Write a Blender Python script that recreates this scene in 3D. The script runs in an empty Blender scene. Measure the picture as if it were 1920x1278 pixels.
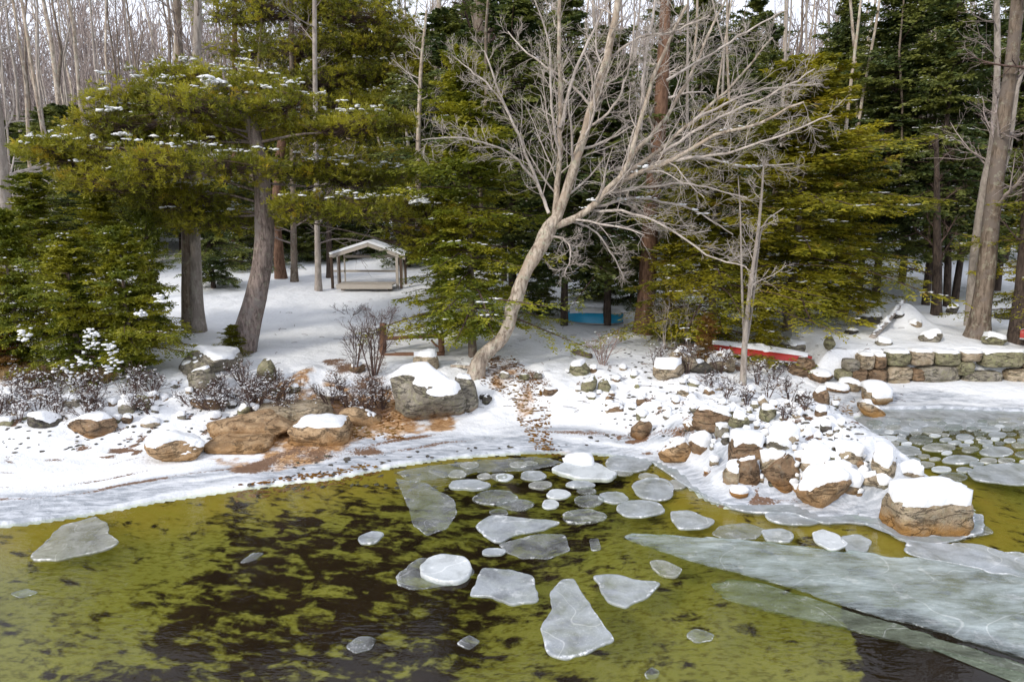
import bpy, bmesh, math, random
import numpy as np
from mathutils import Vector
RS = np.random.RandomState(7)
random.seed(7)
PI = math.pi
scene = bpy.context.scene
COL = scene.collection

# ------------------------------------------------------------------ camera, light, exposure
CAM_H = 4.2
F_PX = 1281.0
PITCH = math.radians(10.6)
cam_d = bpy.data.cameras.new('camera')
cam_d.sensor_width = 36.0
cam_d.lens = 36.0 * F_PX / 1920.0
cam_d.clip_end = 2000.0
cam_d.clip_start = 0.05
cam = bpy.data.objects.new('camera', cam_d)
cam.location = (0, 0, CAM_H)
cam.rotation_euler = (math.radians(90) - PITCH, 0, 0)
COL.objects.link(cam)
scene.camera = cam

SUN_AZ = math.radians(226)      # clockwise from +Y: the sun stands behind the camera to the left
SUN_EL = math.radians(30)
world = bpy.data.worlds.new('World')
scene.world = world
world.use_nodes = True
wn = world.node_tree.nodes
wl = world.node_tree.links
for n in list(wn):
    wn.remove(n)
sky = wn.new('ShaderNodeTexSky')
sky.sky_type = 'NISHITA'
sky.sun_disc = False
sky.sun_elevation = SUN_EL
sky.sun_rotation = SUN_AZ
sky.air_density = 1.0
sky.dust_density = 2.0
sky.ozone_density = 1.0
bg = wn.new('ShaderNodeBackground')
bg.inputs['Strength'].default_value = 0.15
wo = wn.new('ShaderNodeOutputWorld')
veil = wn.new('ShaderNodeMix')          # thin high cloud whitens the whole sky evenly
veil.data_type = 'RGBA'
veil.inputs['Factor'].default_value = .8
wl.new(sky.outputs[0], veil.inputs[6])
veil.inputs[7].default_value = (7.3, 7.5, 8.3, 1)
wl.new(veil.outputs[2], bg.inputs[0])
wl.new(bg.outputs[0], wo.inputs[0])

sun_d = bpy.data.lights.new('sun', 'SUN')
sun_d.energy = 1.8
sun_d.angle = math.radians(7)      # thin cloud softens the sun
sun_d.color = (1.0, 0.93, 0.82)
sun = bpy.data.objects.new('sun', sun_d)
sd_ = Vector((math.sin(SUN_AZ) * math.cos(SUN_EL), math.cos(SUN_AZ) * math.cos(SUN_EL), math.sin(SUN_EL)))
sun.rotation_euler = sd_.to_track_quat('Z', 'Y').to_euler()
sun.location = (-20, -20, 30)
COL.objects.link(sun)

scene.view_settings.view_transform = 'Standard'
scene.view_settings.look = 'None'
scene.view_settings.exposure = 0.27
scene.view_settings.gamma = 1.0
scene.view_settings.use_curve_mapping = False
scene.cycles.use_denoising = True
scene.cycles.max_bounces = 6
scene.cycles.diffuse_bounces = 3
scene.cycles.glossy_bounces = 2
scene.cycles.transmission_bounces = 3
scene.cycles.transparent_max_bounces = 12
scene.cycles.caustics_reflective = False
scene.cycles.caustics_refractive = False

# ------------------------------------------------------------------ helpers: pixels, noise
CP, SP = math.cos(PITCH), math.sin(PITCH)


def ray(px, py):
    a = (px - 960.0) / F_PX
    b = (639.0 - py) / F_PX
    return np.array([a, CP + b * SP, -SP + b * CP])


def P3(px, py, Y):
    d = ray(px, py)
    t = Y / d[1]
    return np.array([d[0] * t, Y, CAM_H + d[2] * t])


def atz(px, py, z=0.0):
    d = ray(px, py)
    t = (z - CAM_H) / d[2]
    return np.array([d[0] * t, d[1] * t, z])


def project(p):
    x, y, z = p[0], p[1], p[2] - CAM_H
    dep = y * CP - z * SP
    return 960 + F_PX * x / dep, 639 - F_PX * (y * SP + z * CP) / dep


def _h(i, j, k, s):
    M = np.uint32(0xffffffff)
    with np.errstate(over='ignore'):
        n = (i.astype(np.int64) * 374761393 + j.astype(np.int64) * 668265263 + k.astype(np.int64) * 2147483647 + s * 1274126177)
        n = (n ^ (n >> 13)) & 0xffffffff
        n = (n * 1274126177) & 0xffffffff
        n = (n ^ (n >> 16)) & 0xffffff
    return n / float(0xffffff)


def vnoise(P, scale=1.0, seed=0):
    P = np.asarray(P, float) / scale
    if P.shape[-1] == 2:
        P = np.concatenate([P, np.zeros(P.shape[:-1] + (1,))], -1)
    I = np.floor(P).astype(np.int64)
    f = P - I
    f = f * f * (3 - 2 * f)
    i, j, k = I[..., 0], I[..., 1], I[..., 2]
    r = 0
    for a in (0, 1):
        for b in (0, 1):
            for c in (0, 1):
                w = (f[..., 0] if a else 1 - f[..., 0]) * (f[..., 1] if b else 1 - f[..., 1]) * (f[..., 2] if c else 1 - f[..., 2])
                r = r + w * _h(i + a, j + b, k + c, seed)
    return r * 2 - 1


def fbm(P, scale=1.0, seed=0, oct=4):
    r, a, t = 0, 1.0, 0
    for o in range(oct):
        r = r + a * vnoise(P, scale / 2 ** o, seed + o * 17)
        t += a
        a *= 0.5
    return r / t


def sstep(a, b, x):
    t = np.clip((np.asarray(x, float) - a) / (b - a), 0, 1)
    return t * t * (3 - 2 * t)


# ------------------------------------------------------------------ helpers: objects
def tag(o, label=None, cat=None, group=None, kind=None):
    if label: o['label'] = label
    if cat: o['category'] = cat
    if group: o['group'] = group
    if kind: o['kind'] = kind
    return o


def make_mesh(name, V, F, smooth=False, attr=None):
    V = np.ascontiguousarray(V, dtype=np.float32).reshape(-1, 3)
    me = bpy.data.meshes.new(name)
    if not isinstance(F, (list, tuple)):
        F = [F]
    F = [np.asarray(f, dtype=np.int32) for f in F if len(f)]
    me.vertices.add(len(V))
    me.vertices.foreach_set('co', V.ravel())
    nl = sum(f.size for f in F)
    npoly = sum(len(f) for f in F)
    me.loops.add(nl)
    me.loops.foreach_set('vertex_index', np.concatenate([f.ravel() for f in F]))
    me.polygons.add(npoly)
    tot = np.concatenate([np.full(len(f), f.shape[1], dtype=np.int32) for f in F])
    st = np.concatenate([[0], np.cumsum(tot)[:-1]]).astype(np.int32)
    me.polygons.foreach_set('loop_start', st)
    me.polygons.foreach_set('loop_total', tot)
    me.polygons.foreach_set('use_smooth', np.full(npoly, smooth, dtype=bool))
    if attr is not None:
        for an, arr in attr.items():
            a = me.color_attributes.new(an, 'FLOAT_COLOR', 'POINT')
            c = np.ones((len(V), 4), np.float32)
            arr = np.asarray(arr, np.float32)
            c[:, :arr.shape[1]] = arr
            a.data.foreach_set('color', c.ravel())
    me.update(calc_edges=True)
    return me


def mobj(name, V, F, mat, parent=None, smooth=False, attr=None):
    me = make_mesh(name, V, F, smooth, attr)
    if mat: me.materials.append(mat)
    o = bpy.data.objects.new(name, me)
    COL.objects.link(o)
    if parent: o.parent = parent
    return o


def link_mesh(name, me, parent=None):
    o = bpy.data.objects.new(name, me)
    COL.objects.link(o)
    if parent: o.parent = parent
    return o


def empty(name, loc=(0, 0, 0), rz=0.0):
    o = bpy.data.objects.new(name, None)
    o.empty_display_size = 0.2
    o.location = [float(v) for v in loc]
    o.rotation_euler = (0, 0, rz)
    COL.objects.link(o)
    return o


def copy_tree(o, parent=None):
    c = o.copy()
    COL.objects.link(c)
    if parent is not None: c.parent = parent
    for ch in o.children:
        copy_tree(ch, c)
    return c


class MB:
    def __init__(s):
        s.V, s.F, s.n = [], [], 0

    def add(s, V, F):
        V = np.asarray(V, float).reshape(-1, 3)
        if not isinstance(F, (list, tuple)): F = [F]
        for f in F:
            if len(f): s.F.append(np.asarray(f) + s.n)
        s.V.append(V)
        s.n += len(V)

    def box(s, c, d, rot=None):
        c = np.asarray(c, float); d = np.asarray(d, float) / 2
        v = np.array([[x, y, z] for x in (-1, 1) for y in (-1, 1) for z in (-1, 1)]) * d
        if rot is not None: v = v @ np.asarray(rot).T
        f = np.array([[0, 1, 3, 2], [4, 6, 7, 5], [0, 4, 5, 1], [2, 3, 7, 6], [0, 2, 6, 4], [1, 5, 7, 3]])
        s.add(v + c, f)

    def bar(s, a, b, w, h):
        a = np.asarray(a, float); b = np.asarray(b, float)
        t = b - a; L = np.linalg.norm(t); t = t / L
        up = np.array([0, 0, 1.0]) if abs(t[2]) < .95 else np.array([0, 1.0, 0])
        n = np.cross(up, t); n /= np.linalg.norm(n)
        u = np.cross(t, n)
        s.box((a + b) / 2, (L, w, h), np.stack([t, n, u], 1))

    def build(s, name, mat, parent=None, smooth=False):
        by = {}
        for f in s.F: by.setdefault(f.shape[1], []).append(f)
        return mobj(name, np.concatenate(s.V), [np.concatenate(v) for v in by.values()], mat, parent, smooth)


def rotz(a):
    c, s = math.cos(a), math.sin(a)
    return np.array([[c, -s, 0], [s, c, 0], [0, 0, 1.0]])


def bump_ring(base, S):
    return base


def tubes(P, R, S=5, knob=None):
    """P [N,K,3] polylines, R [N,K] radii -> verts, quads"""
    P = np.asarray(P, float); R = np.asarray(R, float)
    N, K, _ = P.shape
    T = np.gradient(P, axis=1)
    T /= np.linalg.norm(T, axis=2, keepdims=True) + 1e-9
    m = T.mean(1)
    ref = np.where((np.abs(m[:, 2]) > .75)[:, None], np.array([[1.0, 0, 0]]), np.array([[0, 0, 1.0]]))
    A = np.cross(T, ref[:, None, :]); A /= np.linalg.norm(A, axis=2, keepdims=True) + 1e-9
    B = np.cross(T, A)
    th = np.arange(S) * 2 * PI / S
    RR = np.repeat(R[:, :, None], S, 2)
    V = P[:, :, None, :] + RR[..., None] * (np.cos(th)[None, None, :, None] * A[:, :, None, :] + np.sin(th)[None, None, :, None] * B[:, :, None, :])
    if knob:
        nz = fbm(V.reshape(-1, 3) * np.array([1, 1, .45]), knob[1], 5, 3).reshape(N, K, S)
        V = P[:, :, None, :] + (V - P[:, :, None, :]) * (1 + knob[0] * nz)[..., None]
    base = (np.arange(N) * K * S)[:, None, None] + (np.arange(K - 1) * S)[None, :, None]
    s0 = np.arange(S)[None, None, :]; s1 = (np.arange(S) + 1)[None, None, :] % S
    F = np.stack([base + s0, base + s1, base + S + s1, base + S + s0], -1).reshape(-1, 4)
    return V.reshape(-1, 3), F


def resample(pts, rad, n):
    """Catmull-Rom through control points"""
    pts = np.asarray(pts, float); rad = np.asarray(rad, float)
    Q = np.concatenate([pts, rad[:, None]], 1)
    Q = np.concatenate([[2 * Q[0] - Q[1]], Q, [2 * Q[-1] - Q[-2]]])
    m = len(pts) - 1
    out = []
    for u in np.linspace(0, m, n):
        i = min(int(u), m - 1); t = u - i
        p0, p1, p2, p3 = Q[i:i + 4]
        out.append(.5 * ((2 * p1) + (-p0 + p2) * t + (2 * p0 - 5 * p1 + 4 * p2 - p3) * t * t + (-p0 + 3 * p1 - 3 * p2 + p3) * t ** 3))
    out = np.array(out)
    return out[:, :3], np.maximum(out[:, 3], .002)


def grow(P, R, n, rng, t0=.25, t1=1.0, ratio=.5, ang=(35, 65), trop=(0, 0, .15), jit=.25, K=4, rr=.6, rmin=.003, taper=.35, lenv=None):
    N, K0, _ = P.shape
    seg = np.linalg.norm(np.diff(P, axis=1), axis=2)
    L = seg.sum(1)
    t = t0 + (t1 - t0) * (np.arange(n)[None, :] + rng.rand(N, n)) / n
    u = np.clip(t, 0, .999) * (K0 - 1)
    i = u.astype(int); f = (u - i)[..., None]
    ar = np.arange(N)[:, None]
    base = P[ar, i] * (1 - f) + P[ar, i + 1] * f
    T = P[ar, i + 1] - P[ar, i]
    T /= np.linalg.norm(T, axis=2, keepdims=True) + 1e-9
    r0 = (R[ar, i] * (1 - f[..., 0]) + R[ar, i + 1] * f[..., 0]) * rr
    q = rng.normal(size=T.shape)
    q -= (q * T).sum(2, keepdims=True) * T
    q /= np.linalg.norm(q, axis=2, keepdims=True) + 1e-9
    a = np.radians(ang[0] + (ang[1] - ang[0]) * rng.rand(N, n))[..., None]
    D = np.cos(a) * T + np.sin(a) * q
    ln = L[:, None] * ratio * (1.15 - .75 * t) * (.6 + .8 * rng.rand(N, n))
    if lenv is not None: ln = np.clip(ln, lenv[0], lenv[1])
    step = (ln / (K - 1))[..., None]
    pts = [base]; d = D
    for k in range(K - 1):
        d = d + np.asarray(trop) * (1.0 / (K - 1)) * 2 + rng.normal(size=d.shape) * jit * .5
        d /= np.linalg.norm(d, axis=2, keepdims=True)
        pts.append(pts[-1] + d * step)
    C = np.stack(pts, 2).reshape(N * n, K, 3)
    rad = r0.reshape(-1, 1) * np.linspace(1, taper, K)[None, :]
    return C, np.maximum(rad, rmin)


# ------------------------------------------------------------------ materials
def new_mat(name):
    m = bpy.data.materials.new(name)
    m.use_nodes = True
    nt = m.node_tree
    for n in list(nt.nodes): nt.nodes.remove(n)
    out = nt.nodes.new('ShaderNodeOutputMaterial')
    return m, nt, out


def N(nt, t, **kw):
    n = nt.nodes.new(t)
    for k, v in kw.items():
        if k in n.inputs.keys(): n.inputs[k].default_value = v
        else: setattr(n, k, v)
    return n


def mixc(nt, fac, a, b, mode='MIX'):
    n = nt.nodes.new('ShaderNodeMix'); n.data_type = 'RGBA'; n.blend_type = mode
    for s, v in ((n.inputs['Factor'], fac), (n.inputs[6], a), (n.inputs[7], b)):
        if isinstance(v, bpy.types.NodeSocket): nt.links.new(v, s)
        elif isinstance(v, (tuple, list)): s.default_value = tuple(v) + ((1,) if len(v) == 3 else ())
        else: s.default_value = v
    return n.outputs[2]


def mth(nt, op, a, b=None, c=None, clamp=False):
    n = nt.nodes.new('ShaderNodeMath'); n.operation = op; n.use_clamp = clamp
    for s, v in zip(n.inputs, (a, b, c)):
        if v is None: continue
        if isinstance(v, bpy.types.NodeSocket): nt.links.new(v, s)
        else: s.default_value = v
    return n.outputs[0]


def mrange(nt, v, a, b, c=0.0, d=1.0):
    n = nt.nodes.new('ShaderNodeMapRange'); n.interpolation_type = 'SMOOTHSTEP'
    nt.links.new(v, n.inputs['Value'])
    n.inputs['From Min'].default_value = a; n.inputs['From Max'].default_value = b
    n.inputs['To Min'].default_value = c; n.inputs['To Max'].default_value = d
    return n.outputs['Result']


def coords(nt, kind='Object', scale=(1, 1, 1), rot=(0, 0, 0)):
    if kind == 'World':
        src = nt.nodes.new('ShaderNodeNewGeometry').outputs['Position']
    else:
        src = nt.nodes.new('ShaderNodeTexCoord').outputs[kind]
    mp = nt.nodes.new('ShaderNodeMapping')
    mp.inputs['Scale'].default_value = scale
    mp.inputs['Rotation'].default_value = rot
    nt.links.new(src, mp.inputs['Vector'])
    return mp.outputs[0]


def noise(nt, co, scale, detail=4, rough=.6, dist=0.0):
    n = nt.nodes.new('ShaderNodeTexNoise')
    n.inputs['Scale'].default_value = scale
    n.inputs['Detail'].default_value = detail
    n.inputs['Roughness'].default_value = rough
    n.inputs['Distortion'].default_value = dist
    nt.links.new(co, n.inputs['Vector'])
    return n.outputs[0]


def bump(nt, h, strength=.5, dist=.02, normal=None):
    b = nt.nodes.new('ShaderNodeBump')
    b.inputs['Strength'].default_value = strength
    b.inputs['Distance'].default_value = dist
    nt.links.new(h, b.inputs['Height'])
    if normal is not None: nt.links.new(normal, b.inputs['Normal'])
    return b.outputs[0]


def principled(nt, out, col, rough=.7, normal=None, spec=.3, connect=True):
    p = nt.nodes.new('ShaderNodeBsdfPrincipled')
    if isinstance(col, bpy.types.NodeSocket): nt.links.new(col, p.inputs['Base Color'])
    else: p.inputs['Base Color'].default_value = tuple(col) + (1,)
    if isinstance(rough, bpy.types.NodeSocket): nt.links.new(rough, p.inputs['Roughness'])
    else: p.inputs['Roughness'].default_value = rough
    p.inputs['Specular IOR Level'].default_value = spec
    if normal is not None: nt.links.new(normal, p.inputs['Normal'])
    if connect: nt.links.new(p.outputs[0], out.inputs[0])
    return p


def mat_snow():
    m, nt, out = new_mat('snow')
    w = coords(nt, 'World')
    a = noise(nt, w, 1.2, 4); b = noise(nt, w, 22, 3)
    c = mixc(nt, a, (.78, .81, .85), (.88, .89, .90))
    h = mth(nt, 'ADD', noise(nt, w, 6, 5, .6), mth(nt, 'MULTIPLY', b, .35))
    principled(nt, out, c, .75, bump(nt, h, .5, .05), .25)
    return m


def mat_bark(name, c1, c2, c3=None, scale=14, stretch=.22, lichen=0.0, bs=.7):
    m, nt, out = new_mat(name)
    o = coords(nt, 'World', (1, 1, stretch))
    w = coords(nt, 'World')
    a = noise(nt, o, scale, 5, .7, .6)
    col = mixc(nt, mrange(nt, a, .35, .65), c1, c2)
    bl = noise(nt, w, 2.2, 4, .65)
    if c3: col = mixc(nt, mrange(nt, bl, .5, .62), col, c3)
    if lichen:
        l = noise(nt, w, 7, 4, .7)
        col = mixc(nt, mth(nt, 'MULTIPLY', mrange(nt, l, .55, .63), lichen), col, (.42, .44, .33))
    principled(nt, out, col, .85, bump(nt, a, bs, .03), .2)
    return m


def mat_foliage(name, dark, mid, light, trans=.3, warm=None):
    m, nt, out = new_mat(name)
    g = nt.nodes.new('ShaderNodeNewGeometry')
    w = coords(nt, 'World')
    big = noise(nt, w, .9, 3, .6)
    c = mixc(nt, mrange(nt, g.outputs['Random Per Island'], 0, 1), dark, mid)
    c = mixc(nt, mrange(nt, big, .42, .62), c, light)
    if warm: c = mixc(nt, mrange(nt, noise(nt, w, 1.7, 2), .60, .72), c, warm)
    d = N(nt, 'ShaderNodeBsdfDiffuse'); t = N(nt, 'ShaderNodeBsdfTranslucent')
    nt.links.new(c, d.inputs[0]); nt.links.new(c, t.inputs[0])
    mx = N(nt, 'ShaderNodeMixShader'); mx.inputs[0].default_value = trans
    nt.links.new(d.outputs[0], mx.inputs[1]); nt.links.new(t.outputs[0], mx.inputs[2])
    gl = N(nt, 'ShaderNodeBsdfGlossy'); gl.inputs['Roughness'].default_value = .45
    gl.inputs[0].default_value = (.6, .65, .5, 1)
    m2 = N(nt, 'ShaderNodeMixShader'); m2.inputs[0].default_value = .05
    nt.links.new(mx.outputs[0], m2.inputs[1]); nt.links.new(gl.outputs[0], m2.inputs[2])
    nt.links.new(m2.outputs[0], out.inputs[0])
    return m


def mat_rock(name, c1, c2, c3, stain=None, lich=0.0, stain_h=(.12, .42)):
    m, nt, out = new_mat(name)
    w = coords(nt, 'World')
    a = noise(nt, w, 3.5, 6, .7, .3); b = noise(nt, w, 45, 3, .7)
    col = mixc(nt, mrange(nt, a, .35, .65), c1, c2)
    col = mixc(nt, mrange(nt, noise(nt, w, 9, 5, .75), .52, .66), col, c3)
    col = mixc(nt, mrange(nt, b, .5, .75, 0, .55), col, tuple(v * .35 for v in c1))
    fs = coords(nt, 'World', (1, 1, 3.0), (.25, .15, 0))
    col = mixc(nt, mrange(nt, noise(nt, fs, 6, 5, .7), .40, .60, .30, 0), col, tuple(v * .55 for v in c1))
    crk = mth(nt, 'ABSOLUTE', mth(nt, 'SUBTRACT', noise(nt, fs, 1.9, 5, .6, .5), .5))
    col = mixc(nt, mrange(nt, crk, 0, .010, .8, 0), col, tuple(v * .2 for v in c1))
    if lich:
        col = mixc(nt, mth(nt, 'MULTIPLY', mrange(nt, noise(nt, w, 12, 5, .75), .52, .6), lich), col, (.33, .33, .17))
    if stain:
        sx = nt.nodes.new('ShaderNodeSeparateXYZ')
        nt.links.new(nt.nodes.new('ShaderNodeNewGeometry').outputs['Position'], sx.inputs[0])
        z = mth(nt, 'ADD', sx.outputs[2], mth(nt, 'MULTIPLY', mth(nt, 'SUBTRACT', noise(nt, w, 5, 4), .5), .35))
        s = mrange(nt, z, stain_h[0], stain_h[1], .9, 0)
        col = mixc(nt, s, col, mixc(nt, noise(nt, w, 14, 4), tuple(v * .5 for v in stain), stain))
    hh = mth(nt, 'ADD', mth(nt, 'MULTIPLY', a, 1.0), mth(nt, 'MULTIPLY', b, .30))
    hh = mth(nt, 'ADD', hh, mrange(nt, crk, 0, .03, 0, .5))
    principled(nt, out, col, .85, bump(nt, hh, 1.0, .08), .25)
    return m


def mat_plain(name, col, rough=.6, var=.25, scale=12, spec=.4, stretch=(1, 1, 1)):
    m, nt, out = new_mat(name)
    o = coords(nt, 'Object', stretch)
    a = noise(nt, o, scale, 5, .7)
    c = mixc(nt, a, tuple(v * (1 - var) for v in col), tuple(min(1, v * (1 + var)) for v in col))
    principled(nt, out, c, rough, bump(nt, a, .25, .01), spec)
    return m


M = {}
M['snow'] = mat_snow()
M['bark_pine'] = mat_bark('bark_pine', (.11, .085, .075), (.30, .24, .215), (.23, .20, .185), 16, .25, .25)
M['bark_red'] = mat_bark('bark_red', (.10, .055, .035), (.23, .135, .09), None, 16, .25)
M['bark_brown'] = mat_bark('bark_brown', (.10, .075, .055), (.24, .19, .15), (.17, .14, .12), 14, .2, .3)
M['bark_grey'] = mat_bark('bark_grey', (.22, .19, .165), (.42, .37, .33), (.30, .26, .23), 10, .3, .25, .5)
M['bark_birch'] = mat_bark('bark_birch', (.20, .155, .12), (.60, .52, .43), (.40, .32, .25), 11, .35, .6, 1.0)
M['bark_dark'] = mat_bark('bark_dark', (.035, .026, .022), (.10, .075, .06), None, 16, .25)
M['twig_pale'] = mat_bark('twig_pale', (.35, .305, .275), (.60, .54, .49), None, 5, 1, 0, .2)
M['twig_pink'] = mat_bark('twig_pink', (.22, .15, .13), (.38, .28, .25), None, 5, 1, 0, .2)
M['twig_far'] = mat_bark('twig_far', (.22, .18, .165), (.38, .325, .30), None, 3, 1, 0, .2)
M['twig_dark'] = mat_bark('twig_dark', (.06, .04, .035), (.15, .10, .085), None, 5, 1, 0, .2)
M['pine'] = mat_foliage('pine_needles', (.10, .115, .010), (.23, .235, .018), (.40, .37, .03), .4, (.50, .37, .035))
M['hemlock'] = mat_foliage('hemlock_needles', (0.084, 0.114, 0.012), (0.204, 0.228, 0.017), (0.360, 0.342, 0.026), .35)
M['hemlock_lit'] = mat_foliage('sunny_hemlock_needles', (.10, .11, .010), (.26, .25, .016), (.42, .37, .026), .4, (.42, .29, .04))  # hemlock needles again, lighter and yellower: sunlight put into the colour
M['spruce'] = mat_foliage('spruce_needles', (0.037, 0.065, 0.025), (0.100, 0.131, 0.035), (0.213, 0.231, 0.050), .3)
M['dry_grass'] = mat_foliage('dry_grass', (.30, .19, .08), (.42, .28, .13), (.48, .34, .18), .3)
M['rust_leaf'] = mat_foliage('rust_needles', (.14, .06, .015), (.28, .13, .03), (.30, .18, .05), .3)
M['rock_grey'] = mat_rock('rock_grey', (0.207, 0.183, 0.146), (0.403, 0.366, 0.305), (0.293, 0.268, 0.183), (.42, .20, .05), .35, (.10, .34))
M['rock_tan'] = mat_rock('rock_tan', (0.317, 0.244, 0.159), (0.561, 0.464, 0.342), (0.427, 0.378, 0.293), (.48, .25, .07), .2, (.05, .3))
M['rock_orange'] = mat_rock('rock_orange', (0.329, 0.207, 0.110), (0.610, 0.439, 0.268), (0.244, 0.183, 0.122), (.46, .25, .09), 0, (.02, .38))
M['rock_brown'] = mat_rock('rock_brown', (0.171, 0.110, 0.067), (0.366, 0.244, 0.146), (0.268, 0.207, 0.146), (.40, .19, .05), .1, (.05, .35))
M['rock_lichen'] = mat_rock('rock_lichen', (.20, .18, .11), (.36, .33, .22), (.28, .28, .15), None, .8)
M['rock_dark'] = mat_rock('rock_dark', (.06, .055, .05), (.16, .14, .12), (.10, .09, .07), None, .3)

# ------------------------------------------------------------------ terrain
SH_PX = [(0, 985), (150, 965), (300, 936), (450, 915), (640, 893), (760, 868), (850, 856), (1000, 846),
         (1130, 850), (1215, 862), (1270, 884), (1310, 925), (1360, 948), (1430, 948), (1490, 950), (1540, 972), (1600, 968),
         (1650, 975), (1680, 1000), (1740, 1010), (1800, 1006), (1832, 980), (1815, 940), (1760, 905), (1720, 880), (1680, 850),
         (1640, 825), (1608, 800), (1600, 782), (1640, 768), (1760, 766), (1920, 772), (2200, 782)]
SH = np.array([atz(a, b, 0)[:2] for a, b in SH_PX])
SH = np.concatenate([[[-400, -40], [-60, 2.0], [-20, 7.6]], SH, [[60, 11.0], [400, -40]]])
LAND = np.concatenate([SH, [[400, 900], [-400, 900]]])


def poly_dist(P, poly, closed=True):
    """signed distance, positive inside"""
    P = np.asarray(P, float)
    n = len(poly)
    d2 = np.full(len(P), 1e18); inside = np.zeros(len(P), bool)
    for i in range(n if closed else n - 1):
        a = poly[i]; b = poly[(i + 1) % n]
        e = b - a; w = P - a
        t = np.clip((w @ e) / (e @ e + 1e-12), 0, 1)
        dd = ((w - t[:, None] * e) ** 2).sum(1)
        d2 = np.minimum(d2, dd)
        c = ((a[1] <= P[:, 1]) != (b[1] <= P[:, 1]))
        with np.errstate(divide='ignore', invalid='ignore'):
            xs = a[0] + (P[:, 1] - a[1]) * e[0] / (e[1] if e[1] != 0 else 1e-12)
        inside ^= c & (P[:, 0] < xs)
    d = np.sqrt(d2)
    return np.where(inside, d, -d)


WALL_X0, WALL_Y = 7.55, 15.75


def height(P):
    P = np.asarray(P, float).reshape(-1, 2)
    x, y = P[:, 0], P[:, 1]
    sd = poly_dist(P, LAND)
    sdn = sd + fbm(P, .8, 3, 3) * .10
    shelf = np.interp(x, [-10, -7, -3, 0, 3, 30], [2.7, 2.5, 1.7, 1.0, .7, .7])
    bank = .62 * sstep(0, 1, (sdn - shelf) / 2.6)
    z = .035 + .10 * sstep(0, 1, sdn / shelf) + bank
    back = np.maximum(sd - shelf - 2.0, 0)
    z = z + np.minimum(back, 20) * .062 + np.maximum(np.minimum(back - 22, 70), 0) * .085
    # stony point
    pen = sstep(2.2, 3.4, x) * sstep(14.4, 12.4, y) * (x < 9.5)
    pz = .03 + .62 * sstep(.05, 1.0, sdn) + .16 * sstep(.15, .6, sdn) * (fbm(P, .42, 41, 4) + 1.1 * (.5 - np.abs(vnoise(P, .34, 43))) - .2)
    z = z * (1 - pen) + pz * pen
    # terrace behind the stone retaining wall
    wx = sstep(WALL_X0 - .5, WALL_X0 + .1, x)
    low = .06 + .22 * sstep(0, 1.4, sdn)
    terr = np.maximum(z, 1.0) + 0 * z
    wz = np.where(y < WALL_Y + .18, low, np.maximum(terr, 1.0 + .05 * (y - WALL_Y)))
    z = np.where(wx > 0, z * (1 - wx) + wz * wx, z)
    # lumps
    lump = sstep(.6, 2.2, sd)
    woods = sstep(22, 34, y)
    lawn = np.exp(-((x + 1) / 6.0) ** 2) * sstep(14.0, 15.5, y) * sstep(26, 23, y)
    z = z + lump * (1 - .75 * lawn) * (.05 * fbm(P, .5, 11, 4) + .08 * fbm(P, 2.2, 12, 3)) + woods * .3 * fbm(P, 4.5, 13, 3)
    bankm = sstep(.0, .8, (sdn - shelf)) * sstep(3.4, 2.2, (sdn - shelf)) * (1 - pen) * (1 - wx)
    z = z + bankm * .10 * fbm(P, .35, 15, 3)
    # shelf cracks
    # snow mound on the terrace
    mc = P3(1690, 625, 18.6)[:2]
    r = np.hypot(x - mc[0], (y - mc[1]))
    z = z + .62 * np.exp(-(r / .55) ** 2)
    # bed
    bed = -.03 - .16 * sstep(0, 1.2, -sd) - .55 * sstep(.6, 5.0, -sd) - .06 * np.minimum(np.maximum(-sd - 5, 0), 30) + .04 * fbm(P, .7, 21, 3) * sstep(0, .5, -sd)
    return np.where(sd > 0, z, bed)


def gz(x, y):
    return float(height([[x, y]])[0])


def hit(px, py):
    d = ray(px, py)
    ts = np.linspace(5, 75, 1400) / d[1]
    Q = np.stack([d[0] * ts, d[1] * ts], 1)
    zr = CAM_H + d[2] * ts
    h = height(Q)
    k = np.argmax(zr < h)
    if not (zr < h).any(): k = len(ts) - 1
    return np.array([Q[k, 0], Q[k, 1], h[k]])


def axis_pts(segs):
    out = [np.arange(a, b, s) for a, b, s in segs]
    return np.concatenate(out)


gx = axis_pts([(-320, -60, 20), (-60, -24, 2), (-24, -12, .4), (-12, 13, .065), (13, 26, .4), (26, 60, 2), (60, 321, 20)])
gy = axis_pts([(-120, -10, 10), (-10, 3, 1), (3, 8, .15), (8, 17, .055), (17, 24, .14), (24, 50, .5), (50, 120, 3), (120, 400, 20)])
GX, GY = np.meshgrid(gx, gy)
GP = np.stack([GX.ravel(), GY.ravel()], 1)
GZ = height(GP)
GSD = poly_dist(GP, LAND)
nx, ny = len(gx), len(gy)
ii = (np.arange(ny - 1)[:, None] * nx + np.arange(nx - 1)[None, :]).ravel()
GF = np.stack([ii, ii + 1, ii + nx + 1, ii + nx], 1)


def pxpoly(pts, z=0.0):
    return np.array([atz(a, b, z)[:2] for a, b in pts])


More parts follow.
